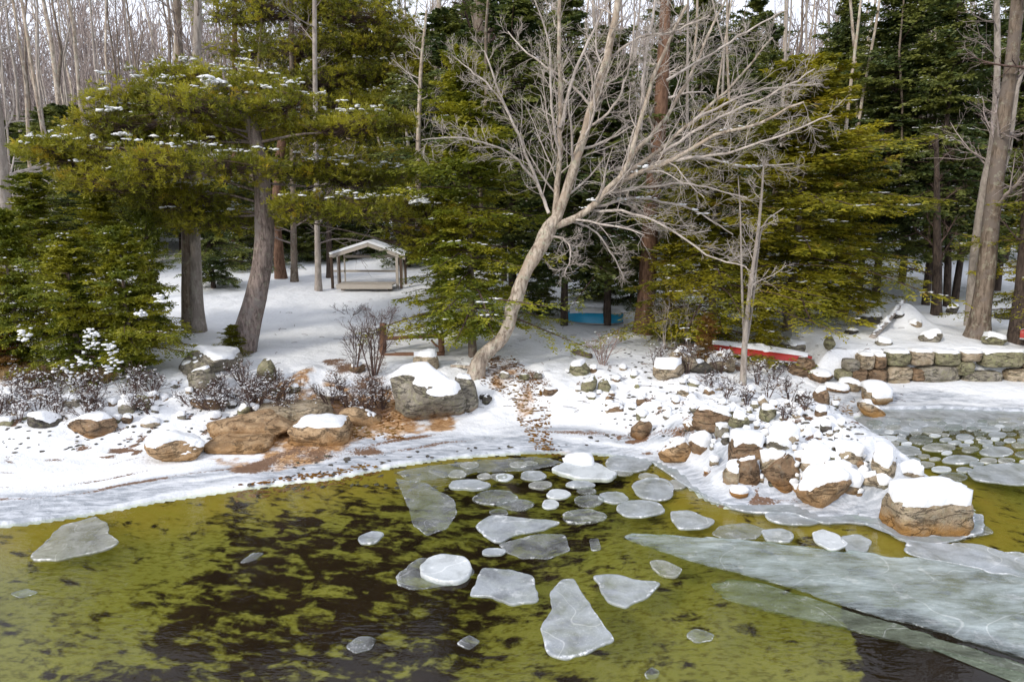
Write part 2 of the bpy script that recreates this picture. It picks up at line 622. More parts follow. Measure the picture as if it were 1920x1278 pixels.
# masks on land: R = orange iron seep, G = litter, gravel and painted dark crevices, B = bare grey ice
stain = np.zeros(len(GP)); litter = np.zeros(len(GP)); ice = np.zeros(len(GP))
near = (GP[:, 1] > 5) & (GP[:, 1] < 22) & (np.abs(GP[:, 0]) < 16)
NP_ = GP[near]
def mask_poly(pts, z, soft): return sstep(-soft, soft, poly_dist(NP_, pxpoly(pts, z)))
n1 = fbm(NP_, .6, 51, 4)
s = np.maximum.reduce([
    mask_poly([(400, 800), (480, 770), (590, 740), (720, 770), (860, 775), (860, 800), (700, 812), (620, 850), (520, 868), (430, 870), (380, 850)], .2, .2),
    mask_poly([(600, 752), (740, 742), (760, 800), (640, 800)], .35, .12) * 1.2,
    mask_poly([(880, 700), (960, 705), (1010, 745), (1040, 800), (1130, 820), (1110, 832), (990, 815), (960, 750), (900, 735)], .4, .2) * .62,
])
stain[near] = np.clip(s * (.75 + .9 * fbm(NP_, .35, 53, 4)) + n1 * .35 * (s > .02), 0, 1)
# streaks of gravel that run along the shore
sdv = GSD[near]
xx = NP_[:, 0]
warp = sdv + .16 * fbm(NP_ * np.array([.25, 1]), .5, 61, 3)
g = np.zeros(len(NP_))
for c, w, x0, x1, a in ((.78, .075, -14, -4.2, 1.0), (1.15, .05, -14, -5.2, .8), (1.75, .05, -14, -3.5, .7), (.55, .10, -3.0, 2.5, .55), (1.0, .09, -4, -1.2, .8), (.75, .12, 0.3, 3.3, .8)):
    g = np.maximum(g, a * np.exp(-((warp - c) / w) ** 2) * sstep(x0 - .5, x0 + .5, xx) * sstep(x1 + .6, x1 - .6, xx))
g = g * (.95 + .7 * fbm(NP_ * np.array([.5, 1]), .7, 66, 3))
g2 = np.maximum.reduce([
    mask_poly([(560, 835), (700, 828), (720, 845), (600, 862), (470, 885), (420, 880)], .1, .12),
    mask_poly([(880, 690), (960, 700), (1040, 725), (1030, 760), (1010, 800), (990, 790), (975, 745), (890, 725)], .5, .18) * .8,
    mask_poly([(0, 680), (180, 690), (190, 705), (0, 720)], .7, .25) * .9,
    mask_poly([(600, 700), (730, 690), (740, 760), (600, 770)], .5, .2) * .8,
    mask_poly([(1240, 640), (1440, 650), (1440, 700), (1240, 700)], .8, .2) * .6,
    mask_poly([(1430, 700), (1600, 720), (1600, 750), (1500, 755)], .5, .15) * .6,
    mask_poly([(1060, 700), (1330, 700), (1580, 740), (1690, 880), (1660, 940), (1400, 930), (1220, 830), (1080, 760)], .4, .15) * sstep(.16, .42, fbm(NP_, .22, 81, 3)) * .95,  # dark crevices between the snow lumps put into the colour, stone showing
    mask_poly([(0, 725), (560, 735), (560, 790), (250, 815), (0, 830)], .5, .2) * sstep(.12, .40, fbm(NP_, .25, 83, 3)) * .9])
litter = .38 * sstep(24, 34, GP[:, 1]) + .30 * fbm(GP, 1.6, 71, 3) * sstep(22, 30, GP[:, 1])
litter[near] = np.clip(np.maximum(g, g2 * (.75 + .8 * n1)), 0, 1)
iv = sstep(1.7, .15, GSD[near] + .4 * n1) * .95
iv = np.maximum(iv, mask_poly([(640, 830), (850, 820), (1180, 825), (1220, 850), (1000, 846), (850, 856), (640, 893), (400, 920)], .05, .15))
iv = np.maximum(iv, mask_poly([(1600, 782), (1640, 765), (1920, 762), (1920, 790)], .05, .2))
band = fbm(np.column_stack([GSD[near] * 3.2 + .5 * n1, NP_[:, 0] * .35]), .8, 91, 4)
ice[near] = np.clip(iv * (.72 + 1.0 * band), 0, 1)
# bed masks
mud = np.zeros(len(GP)); olive = np.zeros(len(GP))
bp = pxpoly([(385, 1010), (560, 975), (750, 960), (800, 990), (860, 930), (960, 900), (1130, 905), (1170, 940), (1130, 990), (1180, 1040), (980, 1080), (910, 1150), (840, 1290), (760, 1400), (150, 1400), (250, 1240), (340, 1130), (430, 1090)], -.5)
bp2 = pxpoly([(1560, 1168), (1700, 1195), (1920, 1255), (2300, 1330), (2300, 1600), (1640, 1400), (1610, 1278)], -.6)
bp3 = pxpoly([(120, 1210), (300, 1120), (430, 1080), (1100, 1080), (1180, 1250), (1150, 1400), (0, 1400)], -.6)
nb = (GP[:, 1] > 1) & (GP[:, 1] < 16) & (np.abs(GP[:, 0]) < 16)
mud[nb] = np.clip(0.85 * sstep(-.25, .25, poly_dist(GP[nb], bp)) + .35 * sstep(-.8, .5, poly_dist(GP[nb], bp3)) + 3 * sstep(-.03, .12, poly_dist(GP[nb], bp2)), 0, 3)
mud[~nb] = .6
olive[nb] = sstep(1.4, .2, -GSD[nb])

land_f = GZ[GF].max(1) > -.02


def submesh(mask):
    F = GF[mask]
    u, inv = np.unique(F, return_inverse=True)
    return u, inv.reshape(F.shape)


def mat_ground():
    m, nt, out = new_mat('snowy_ground')
    at = N(nt, 'ShaderNodeAttribute'); at.attribute_name = 'mask'
    sp = nt.nodes.new('ShaderNodeSeparateColor'); nt.links.new(at.outputs['Color'], sp.inputs[0])
    w = coords(nt, 'World')
    a = noise(nt, w, .9, 5); fine = noise(nt, w, 26, 4, .7); med = noise(nt, w, 6, 5, .65)
    snow = mixc(nt, a, (.78, .81, .85), (.88, .89, .90))
    st = coords(nt, 'World', (1, 3.5, 1), (0, 0, .12))
    icn = noise(nt, st, 3.2, 5, .65, .5)
    icec = mixc(nt, mrange(nt, icn, .35, .65), (.30, .33, .37), (.62, .65, .70))
    f_ice = mth(nt, 'MULTIPLY', sp.outputs[2], mrange(nt, mth(nt, 'ADD', icn, mth(nt, 'MULTIPLY', sp.outputs[2], .5)), .45, .75, 0, 1.5), clamp=True)
    c = mixc(nt, f_ice, snow, icec)
    f_st = mrange(nt, mth(nt, 'ADD', sp.outputs[0], mth(nt, 'MULTIPLY', mth(nt, 'SUBTRACT', med, .5), 1.1)), .35, .8)
    orange = mixc(nt, mrange(nt, noise(nt, st, 7, 5, .7), .35, .65), (.22, .10, .03), (.60, .38, .20))
    orange = mixc(nt, mrange(nt, med, .52, .70), orange, (.70, .60, .50))
    c = mixc(nt, f_st, c, orange)
    f_li = mrange(nt, mth(nt, 'ADD', sp.outputs[1], mth(nt, 'MULTIPLY', mth(nt, 'SUBTRACT', fine, .5), 1.5)), .52, .72)
    lit = mixc(nt, noise(nt, w, 40, 3, .8), (.06, .045, .035), (.30, .17, .10))
    c = mixc(nt, f_li, c, lit)
    hh = mth(nt, 'ADD', mth(nt, 'MULTIPLY', med, 1.0), mth(nt, 'MULTIPLY', fine, .3))
    rg = mrange(nt, f_ice, 0, 1, .75, .35)
    hh = mth(nt, 'ADD', hh, mth(nt, 'MULTIPLY', noise(nt, w, 2.2, 3, .5), 1.6))
    principled(nt, out, c, rg, bump(nt, hh, .6, .06), .3)
    return m


def mat_bed():
    m, nt, out = new_mat('algae_covered_bed')
    at = N(nt, 'ShaderNodeAttribute'); at.attribute_name = 'mask'
    sp = nt.nodes.new('ShaderNodeSeparateColor'); nt.links.new(at.outputs['Color'], sp.inputs[0])
    w0 = coords(nt, 'World')
    # ripple-like combing of the patch edges
    wv = nt.nodes.new('ShaderNodeTexWave'); wv.wave_type = 'BANDS'; wv.bands_direction = 'Y'
    wv.inputs['Scale'].default_value = 2.6; wv.inputs['Distortion'].default_value = 5.0
    wv.inputs['Detail'].default_value = 2; wv.inputs['Detail Scale'].default_value = 1.2
    nt.links.new(coords(nt, 'World', (.35, 1, 1), (0, 0, .35)), wv.inputs[0])
    st = coords(nt, 'World', (1.0, 1.5, 1), (0, 0, .3))
    big = noise(nt, st, 2.9, 4, .62, .35)
    big2 = noise(nt, coords(nt, 'World', (1, 2.2, 1), (0, 0, .25)), 9, 4, .65)
    v = mth(nt, 'ADD', .5, mth(nt, 'MULTIPLY', mth(nt, 'SUBTRACT', big, .5), 1.9))
    v = mth(nt, 'ADD', v, mth(nt, 'MULTIPLY', mth(nt, 'SUBTRACT', big2, .5), .35))
    v = mth(nt, 'ADD', v, mth(nt, 'MULTIPLY', mth(nt, 'SUBTRACT', wv.outputs[1], .5), .10))
    v = mth(nt, 'ADD', v, mth(nt, 'MULTIPLY', sp.outputs[0], .30))
    f = mrange(nt, v, .56, .90)
    g1 = mixc(nt, noise(nt, w0, 1.3, 5, .7), (.125, .122, .020), (.225, .215, .055))
    g1 = mixc(nt, mrange(nt, big2, .45, .65), g1, (.105, .095, .014))
    g1 = mixc(nt, mrange(nt, noise(nt, w0, 14, 5, .8), .60, .7, 0, .6), g1, (.03, .03, .008))
    sh = mixc(nt, noise(nt, st, 3, 4), (.26, .17, .03), (.22, .19, .025))
    g1 = mixc(nt, mth(nt, 'MULTIPLY', sp.outputs[1], .75), g1, sh)
    dk = mixc(nt, noise(nt, st, 2.5, 4), (.008, .005, .004), (.028, .018, .012))
    c = mixc(nt, f, g1, dk)
    principled(nt, out, c, .9, None, .0)
    return m


M['ground'] = mat_ground()
M['bed'] = mat_bed()
u, f = submesh(land_f)
ground = mobj('ground', np.column_stack([GP[u], GZ[u]]), f, M['ground'], None, True, {'mask': np.column_stack([stain[u], litter[u], ice[u]])})
tag(ground, 'snow covered shore, lawn and forest floor rising from the lake', kind='structure')
u, f = submesh(~land_f)
bed = mobj('lake_bed', np.column_stack([GP[u], GZ[u]]), f, M['bed'], None, True, {'mask': np.column_stack([mud[u], olive[u], mud[u] * 0])})
tag(bed, 'olive algae and dark mud on the shallow lake bed', kind='structure')


def mat_water():
    m, nt, out = new_mat('lake_water')
    w = coords(nt, 'World', (1, 2.0, 1), (0, 0, .3))
    h = mth(nt, 'ADD', noise(nt, w, 3.0, 3, .5), mth(nt, 'MULTIPLY', noise(nt, w, 12, 2), .25))
    nrm = bump(nt, h, .12, .04)
    fr = N(nt, 'ShaderNodeFresnel', IOR=1.33); nt.links.new(nrm, fr.inputs['Normal'])
    gl = N(nt, 'ShaderNodeBsdfGlossy', Roughness=.02); nt.links.new(nrm, gl.inputs['Normal'])
    tr = N(nt, 'ShaderNodeBsdfTransparent'); tr.inputs[0].default_value = (.93, .95, .86, 1)
    mx = N(nt, 'ShaderNodeMixShader')
    gb = N(nt, 'ShaderNodeNewGeometry')      # reflect only on the air side
    nt.links.new(mth(nt, 'MULTIPLY', fr.outputs[0], mth(nt, 'SUBTRACT', 1.0, gb.outputs['Backfacing'])), mx.inputs[0]); nt.links.new(tr.outputs[0], mx.inputs[1]); nt.links.new(gl.outputs[0], mx.inputs[2])
    nt.links.new(mx.outputs[0], out.inputs[0])
    return m


M['water'] = mat_water()
water = mobj('water', [(-320, -120, 0), (320, -120, 0), (320, 40, 0), (-320, 40, 0)], np.array([[0, 1, 2, 3]]), M['water'])
tag(water, 'clear shallow lake water between the ice floes', kind='structure')

ORD = ['first', 'second', 'third', 'fourth', 'fifth', 'sixth', 'seventh', 'eighth', 'ninth', 'tenth', 'eleventh', 'twelfth', 'thirteenth',
       'fourteenth', 'fifteenth', 'sixteenth', 'seventeenth', 'eighteenth', 'nineteenth']
TENS = {20: ('twenty', 'twentieth'), 30: ('thirty', 'thirtieth'), 40: ('forty', 'fortieth'), 50: ('fifty', 'fiftieth'), 60: ('sixty', 'sixtieth'), 70: ('seventy', 'seventieth'), 80: ('eighty', 'eightieth'), 90: ('ninety', 'ninetieth')}


def ordw(n):
    n += 1
    if n < 20: return ORD[n - 1]
    t, r = n // 10 * 10, n % 10
    if t not in TENS: return 'hundred and ' + ordw(n - 101) if n > 100 else 'hundredth'
    return TENS[t][1] if r == 0 else TENS[t][0] + '-' + ORD[r - 1]


def label_row(objs, phrase, where):
    """objs in any order; label them by their place from left to right in the photograph"""
    objs = sorted(objs, key=lambda o: project(o.location)[0])
    for i, o in enumerate(objs):
        o['label'] = f"{phrase(o) if callable(phrase) else phrase}, {ordw(i)} from the left {where}"


# ------------------------------------------------------------------ rocks
def ico(sub):
    bm = bmesh.new(); bmesh.ops.create_icosphere(bm, subdivisions=sub, radius=1)
    V = np.array([v.co[:] for v in bm.verts]); F = np.array([[v.index for v in f.verts] for f in bm.faces])
    bm.free()
    return V / np.linalg.norm(V, axis=1, keepdims=True), F


ICO = {s: ico(s) for s in (1, 2, 3, 4)}


def vnormals(V, F):
    n = np.cross(V[F[:, 1]] - V[F[:, 0]], V[F[:, 2]] - V[F[:, 0]])
    o = np.zeros_like(V)
    for k in range(3): np.add.at(o, F[:, k], n)
    return o / (np.linalg.norm(o, axis=1, keepdims=True) + 1e-12)


def rock_shape(seed, sub=3, ang=1.0, boxy=0.0):
    r = np.random.RandomState(seed)
    D, F = ICO[sub]
    n = r.normal(size=(13, 3)); n /= np.linalg.norm(n, axis=1, keepdims=True)
    dd = r.uniform(.50, .88, 13)
    if boxy:
        ax = np.array([[1, .08, .05], [-1, .05, .1], [.1, 1, 0], [0, -1, .12], [.05, .08, 1], [0, 0, -1]]); ax /= np.linalg.norm(ax, axis=1, keepdims=True)
        n = np.concatenate([n[:5], ax]); dd = np.concatenate([r.uniform(.95, 1.15, 5), np.full(6, .74)])
    rad = np.full(len(D), 1.03)
    if boxy == 2:
        n = n[:0]; rad = (np.abs(D) ** 5.5).sum(1) ** (-1 / 5.5)
        rad = rad * (1 + .09 * fbm(D + seed * 1.7, .9, seed + 2, 2))
    for k in range(len(n)):
        c = D @ n[k]
        with np.errstate(divide='ignore'):
            rad = np.minimum(rad, np.where(c > .05, dd[k] / np.maximum(c, .05), 9))
    rad *= 1 + .07 * fbm(D + seed * 3.1, .7, seed, 3) * ang + ((.05 * fbm(D + seed, .22, seed + 5, 2) - .05 * np.exp(-(vnoise(D + seed, .5, seed + 6) / .05) ** 2)) if sub > 2 else 0)
    V = D * rad[:, None]
    V /= np.abs(V).max(0)
    return V, F


def snow_shell(V, F, thick, thr, seed, under=.02, soft=.3):
    Nn = vnormals(V, F)
    nzv = fbm(V + seed, .35, seed + 9, 3)
    w = sstep(thr, thr + soft, Nn[:, 2] + .22 * nzv) * sstep(-.35, .15, V[:, 2] / (np.abs(V[:, 2]).max() + 1e-6))
    # smooth weight a little so the rim of the cap is rounded
    S = V - Nn * under * (1 - w)[:, None] + np.array([0, 0, 1.0]) * (thick * w * (1 + .3 * nzv))[:, None]
    S[:, :2] += Nn[:, :2] * (w * thick * .35)[:, None]
    return S, w


def snow_part(V, F, thick, thr, seed, parent, name='snow_cap'):
    S, w = snow_shell(V, F, thick, thr, seed)
    keep = (w[F].max(1) > .001)
    F2 = F[keep]
    if len(F2) < 6: return None
    uu, inv = np.unique(F2, return_inverse=True)
    return mobj(name, S[uu], inv.reshape(F2.shape), M['snow'], parent, True)


seedc = [100]
ROCKS = []


def rock(px, py, w, h, kind='grey', snow=.5, depth=None, cat='rock', name='rock', boxy=0.0, sink=.25, yaw=None, group=None, label=None, sub=None, thick=None):
    """px,py: the middle of the rock's lower edge in the photo; w,h: its size there"""
    seedc[0] += 1; sd = seedc[0]
    p = hit(px, py)
    dist = p[1] * CP + (CAM_H - p[2]) * SP
    W = w / F_PX * dist; H = h / F_PX * dist * 1.02
    Dp = (depth if depth else .85) * W
    r = np.random.RandomState(sd)
    if sub is None: sub = 4 if w > 70 else (3 if w >= 22 else 2)
    V, F = rock_shape(sd, sub, 1.0, boxy)
    a = r.uniform(-.35, .35) if yaw is None else yaw
    V = V * np.array([W / 2, Dp / 2, H / 2 * (1 + sink)])
    V = V @ rotz(a).T
    root = mobj(name, V, F, M['rock_' + kind], None, True)
    c = np.array([p[0], p[1] + Dp * .38, 0])
    V0 = V.copy()
    zc = p[2] + H / 2 * (1 - sink)
    root.location = (c[0], c[1], zc)
    if snow > 0:
        th = thick if thick else (.03 + .07 * min(snow, 1)) * (1 if W > .35 else .6)
        snow_part(V0, F, th, .82 - .50 * snow, sd, root)
    tag(root, label, cat, group)
    ROCKS.append(root)
    return root


G_L = 'rocks along the left bank'
L = [
    (395, 707, 152, 44, 'grey', .35, 'long flat grey slab with snow on top, in front of the curved pine'),
    (378, 742, 64, 56, 'grey', .12, 'peaked grey boulder below the long flat slab'),
    (495, 723, 40, 46, 'lichen', .05, 'rounded lichen covered boulder right of the long slab'),
    (132, 770, 32, 24, 'grey', .35, 'small grey stone half buried in snow by the left bushes'),
    (266, 772, 32, 30, 'lichen', .1, 'small lichen stone in the twigs left of the peaked boulder'),
    (385, 770, 62, 22, 'brown', .15, 'low brown stone among twigs below the peaked boulder'),
    (427, 768, 30, 22, 'grey', .1, 'small grey stone just right of the low brown one'),
    (160, 824, 112, 36, 'brown', .3, 'long low brown rock at the left edge of the shore ice'),
    (74, 806, 62, 26, 'dark', .3, 'dark rock among bushes near the left edge'),
    (276, 806, 36, 12, 'tan', .5, 'thin tan stone under snow above the orange boulder'),
    (235, 800, 24, 16, 'brown', .4, 'little brown stone beside the long low brown rock'),
    (316, 870, 114, 44, 'orange', .55, 'squat orange boulder with a white snow dome, on the shore ice'),
    (512, 742, 32, 14, 'lichen', .2, 'flat lichen stone at the lawn edge, left one of a pair'),
    (548, 744, 32, 14, 'lichen', .2, 'flat lichen stone at the lawn edge, right one of a pair'),
    (612, 756, 62, 20, 'tan', .3, 'low tan stone at the top of the orange ice'),
    (797, 800, 150, 104, 'grey', .62, 'largest boulder, grey with a thick snow cap and orange foot'),
    (872, 772, 50, 76, 'grey', .5, 'upright grey boulder leaning against the largest boulder'),
    (798, 697, 52, 34, 'tan', .85, 'snow covered stone behind the largest boulder'),
    (912, 762, 22, 20, 'dark', .3, 'small dark stone right of the upright boulder'),
    (905, 752, 16, 12, 'dark', .3, 'tiny dark stone above the small one by the upright boulder'),
    (946, 712, 22, 14, 'grey', .2, 'small grey stone at the foot of the leaning tree'),
    (982, 716, 24, 15, 'lichen', .2, 'small lichen stone right of the leaning tree foot'),
    (1008, 713, 20, 13, 'grey', .2, 'small grey stone at the right end of the row by the leaning tree'),
    (1032, 748, 30, 14, 'brown', .3, 'brown stone beside the leaf strewn gully'),
    (668, 700, 30, 16, 'brown', .2, 'small brown stone under the bare bush by the bench'),
]
for px, py, w, h, k, s, lb in L:
    rock(px, py, w, h, k, s, group=G_L, label=lb, cat='boulder' if w > 60 else 'stone', name='boulder' if w > 60 else 'stone')
# iron-stained ledges
for i, (px, py, w, h, b, lb) in enumerate([
    (470, 826, 190, 38, 0, 'long cracked orange ledge rising from the shore ice'),
    (592, 834, 118, 38, 2, 'blocky orange brown ledge at the right end of the ledges'),
    (540, 792, 150, 24, 2, 'upper orange ledge behind the cracked one'),
    (440, 850, 130, 16, 2, 'low pale orange ledge nearest the water'),
    (672, 798, 90, 30, 0, 'orange ice covered rock left of the largest boulder')]):
    rock(px, py, w, h, 'orange' if i != 2 else 'tan', (0, .06, 0, 0, .15)[i], None, 'ledge', 'rock_ledge', b, .5, label=lb, group='orange ledges on the shore', sub=4)

G_P = 'rocks of the stony point'
L = [
    (1086, 704, 44, 26, 'lichen', .45, 'lichen stone at the upper left of the rocky bank'),
    (1106, 740, 34, 32, 'lichen', .15, 'rounded lichen stone, left one of two on the rocky bank'),
    (1134, 738, 26, 24, 'lichen', .15, 'smaller lichen stone, right one of two on the rocky bank'),
    (1143, 757, 16, 14, 'brown', .1, 'tiny brown stone below the two lichen stones'),
    (1256, 714, 66, 34, 'tan', .8, 'tan boulder with a smooth white snow cap below the bare shrub'),
    (1290, 698, 66, 42, 'tan', .25, 'bare tan boulder behind the smoothly capped one'),
    (1203, 826, 42, 40, 'brown', .15, 'round brown boulder where the shore ice meets the point'),
    (1158, 778, 40, 14, 'brown', .3, 'flat rusty stone at the top of the shore ice'),
    (1342, 812, 84, 42, 'brown', .3, 'low brown boulder with lichen in the middle of the point'),
    (1386, 806, 44, 28, 'lichen', .3, 'lichen stone touching the low brown boulder'),
    (1440, 790, 40, 24, 'lichen', .2, 'greenish stone alone in the snow of the point'),
    (1296, 812, 34, 16, 'brown', .5, 'small brown stone left of the low brown boulder'),
    (1270, 874, 74, 40, 'orange', .4, 'orange boulder under snow at the left end of the point'),
    (1402, 915, 60, 62, 'brown', .22, 'tall brown boulder, left one of the bare pair at the water'),
    (1466, 922, 80, 66, 'brown', .22, 'wide brown boulder, right one of the bare pair at the water'),
    (1532, 866, 38, 30, 'dark', .1, 'dark grey stone sticking out of the snow on the point'),
    (1552, 958, 108, 66, 'orange', .5, 'orange boulder with a tilted snow cap at the water'),
    (1636, 928, 48, 28, 'tan', .45, 'tan stone between the orange boulder and the snowy lump'),
    (1614, 884, 16, 18, 'orange', .1, 'tiny orange stone high on the point'),
    (1755, 1002, 150, 66, 'tan', .55, 'square tan boulder with a thick snow slab at the tip'),
    (1716, 904, 54, 24, 'tan', .95, 'flat snow covered stone behind the tip of the point'),
    (1664, 905, 50, 56, 'tan', 1, 'round snow covered lump at the right side of the point'),
    (1376, 912, 36, 42, 'tan', 1, 'upright snow covered rock left of the bare brown pair'),
    (1392, 938, 42, 18, 'grey', 1, 'small snow pad lying on the ice rim'),
    (1640, 786, 58, 32, 'tan', .35, 'tan stone by the cove ice below the stone wall'),
    (1650, 762, 66, 34, 'tan', 1, 'snow cone above the tan stone by the cove'),
    (1538, 722, 64, 30, 'brown', .3, 'brown rock below the red canoe end'),
    (1574, 737, 48, 12, 'brown', .6, 'flat brown slab right of the brown rock'),
    (1602, 738, 50, 20, 'tan', .6, 'flat tan slab at the foot of the stone wall'),
    (1546, 757, 40, 26, 'brown', .3, 'brown stone below the flat slabs'),
    (1500, 706, 60, 34, 'brown', .1, 'reddish rock carrying the red canoe'),
    (1362, 700, 76, 40, 'tan', .25, 'large tan rock behind the slender sapling'),
    (1316, 704, 62, 26, 'dark', .25, 'dark mossy rock left of the sapling'),
    (1428, 690, 74, 36, 'tan', .4, 'tan rock under the canoe right of the sapling'),
]
for px, py, w, h, k, s, lb in L:
    kw = {}
    if px == 1755: kw = dict(boxy=2, yaw=.05, depth=.62, thick=.15, sub=4)
    rock(px, py, w, h, k, s, group=G_P, label=lb, cat='boulder' if w > 60 else 'stone', name='boulder' if w > 60 else 'stone', **kw)
G_T = 'rocks on the snowy terrace'
L = [
    (1502, 668, 66, 22, 'grey', .25, 'long grey stone on the terrace behind the red canoe'),
    (1558, 668, 24, 26, 'lichen', .1, 'leaning stone right of the long grey terrace stone'),
    (1752, 642, 46, 20, 'grey', .45, 'low grey stone on the snow left of the two big trunks'),
    (1522, 598, 54, 22, 'grey', .6, 'snowy grey boulder beside the blue barrel'),
    (1577, 598, 42, 26, 'brown', .5, 'round brown boulder right of the blue barrel'),
    (1640, 610, 50, 18, 'dark', .6, 'dark snowy stone left of the leaning log'),
    (1600, 628, 30, 9, 'dark', .3, 'thin dark stone on the open snow of the terrace'),
    (1690, 598, 30, 16, 'dark', .3, 'dark stone behind the snow mound'),
    (1848, 612, 46, 20, 'grey', .6, 'grey stone at the foot of the big right trunk'),
    (1870, 650, 46, 20, 'lichen', .6, 'greenish stone behind the right end of the wall'),
    (1790, 588, 30, 14, 'dark', .5, 'dark stone in the snow between the dark trunks'),
    (1720, 615, 26, 12, 'tan', .6, 'small tan stone right of the snow mound'),
    (1660, 648, 34, 12, 'grey', .6, 'flat snowy stone in front of the leaning log'),
    (1895, 600, 40, 16, 'dark', .5, 'dark stone between the thickest trunk and the edge trunk'),
    (1548, 585, 30, 16, 'grey', .8, 'snowy stone between the two boulders at the back of the terrace'),
    (1620, 585, 34, 18, 'grey', .9, 'snow covered stone under the right hemlock boughs'),
]
for px, py, w, h, k, s, lb in L:
    rock(px, py, w, h, k, s, group=G_T, label=lb, cat='stone', name='stone')

# smaller snow-laden rocks heaped over the point and down the bank
rr = np.random.RandomState(5)
zones = [('heaped on the stony point', [(1230, 830), (1420, 780), (1560, 770), (1640, 860), (1680, 930), (1600, 950), (1500, 930), (1360, 905), (1240, 850)], 17, (24, 62)),
         ('wedged between the boulders of the point', [(1230, 840), (1420, 785), (1570, 775), (1650, 870), (1680, 925), (1600, 945), (1480, 925), (1340, 900), (1250, 860)], 60, (12, 26)),
         ('on the rocky bank above the shore ice', [(1060, 690), (1200, 680), (1330, 720), (1560, 745), (1600, 770), (1420, 775), (1210, 800), (1120, 770), (1060, 730)], 48, (11, 28)),
         ('in the low bushes of the left bank', [(0, 720), (300, 720), (480, 735), (560, 760), (400, 790), (250, 805), (0, 800)], 30, (14, 34))]
for zn, poly, cnt, (s0, s1) in zones:
    pl = np.array(poly, float); objs = []; pts = []
    while len(objs) < cnt:
        q = np.array([rr.uniform(pl[:, 0].min(), pl[:, 0].max()), rr.uniform(pl[:, 1].min(), pl[:, 1].max())])
        if poly_dist(q[None], pl)[0] < 0: continue
        if any((abs(q[0] - a) < (20 if s1 > 40 else 13) and abs(q[1] - b) < (11 if s1 > 40 else 8)) for a, b in pts): continue
        pts.append(q)
        w = s0 + (s1 - s0) * rr.rand() ** 1.6
        kd = rr.choice(['grey', 'brown', 'tan', 'lichen', 'dark'], p=[.25, .2, .25, .15, .15])
        sn = 1.35 if rr.rand() < .72 else rr.uniform(.5, .9)
        o = rock(q[0], q[1], w, w * rr.uniform(.35, .62), kd, sn, cat='stone', name='stone', group='small rocks ' + zn, sub=3 if w > 22 else 2, sink=.8, boxy=int(rr.rand() < .3))
        objs.append(o)
    label_row(objs, 'small snowy rock', zn)

# ------------------------------------------------------------------ stone retaining wall, each stone a part
wall = empty('stone_wall', P3(1740, 716, WALL_Y))
tag(wall, 'low dry stone retaining wall of tan blocks below the terrace', 'stone wall')
WS = [  # x0, y0, x1, y1 in the photo, kind
    (1606, 661, 1634, 690, 'tan'), (1634, 663, 1656, 690, 'brown'), (1658, 657, 1702, 684, 'lichen'), (1702, 655, 1746, 684, 'tan'), (1748, 657, 1794, 683, 'lichen'),
    (1796, 657, 1834, 676, 'tan'), (1834, 655, 1912, 686, 'lichen'), (1912, 660, 1975, 690, 'tan'), (1590, 686, 1620, 714, 'brown'), (1620, 690, 1658, 716, 'brown'),
    (1657, 685, 1706, 711, 'tan'), (1704, 690, 1728, 712, 'brown'), (1716, 685, 1795, 717, 'grey'), (1786, 676, 1820, 700, 'lichen'), (1798, 694, 1872, 722, 'grey'),
    (1660, 708, 1700, 720, 'tan'), (1580, 672, 1606, 694, 'grey'), (1975, 664, 2040, 700, 'grey'), (1880, 690, 1960, 716, 'tan'), (1566, 692, 1592, 712, 'lichen')]
for i, (x0, y0, x1, y1, k) in enumerate(WS):
    dist = WALL_Y * CP + (CAM_H - .6) * SP
    c = P3((x0 + x1) / 2, (y0 + y1) / 2, WALL_Y + .12)
    W = (x1 - x0) / F_PX * dist * 1.04; H = (y1 - y0) / F_PX * dist * 1.08
    V, F = rock_shape(900 + i, 4 if x1 - x0 > 60 else 3, .8, 2)
    V = V * np.array([W / 2, .24, H / 2]) @ rotz(rr.uniform(-.06, .06)).T
    st = mobj('stone', V, F, M['rock_' + k], wall, True)
    st.location = Vector(c) - wall.location
    if i == 0:
        fb = MB(); q0 = P3(1585, 712, WALL_Y + .3); q1 = P3(2040, 668, WALL_Y + .3)
        fb.box((q0 + q1) / 2 - np.array(wall.location), (q1[0] - q0[0], .16, q1[2] - q0[2])); fb.build('earth_backing', M['bark_dark'], wall)
    if y0 < 668: snow_part(V, F, .035, .55, 900 + i, st, 'snow_strip')
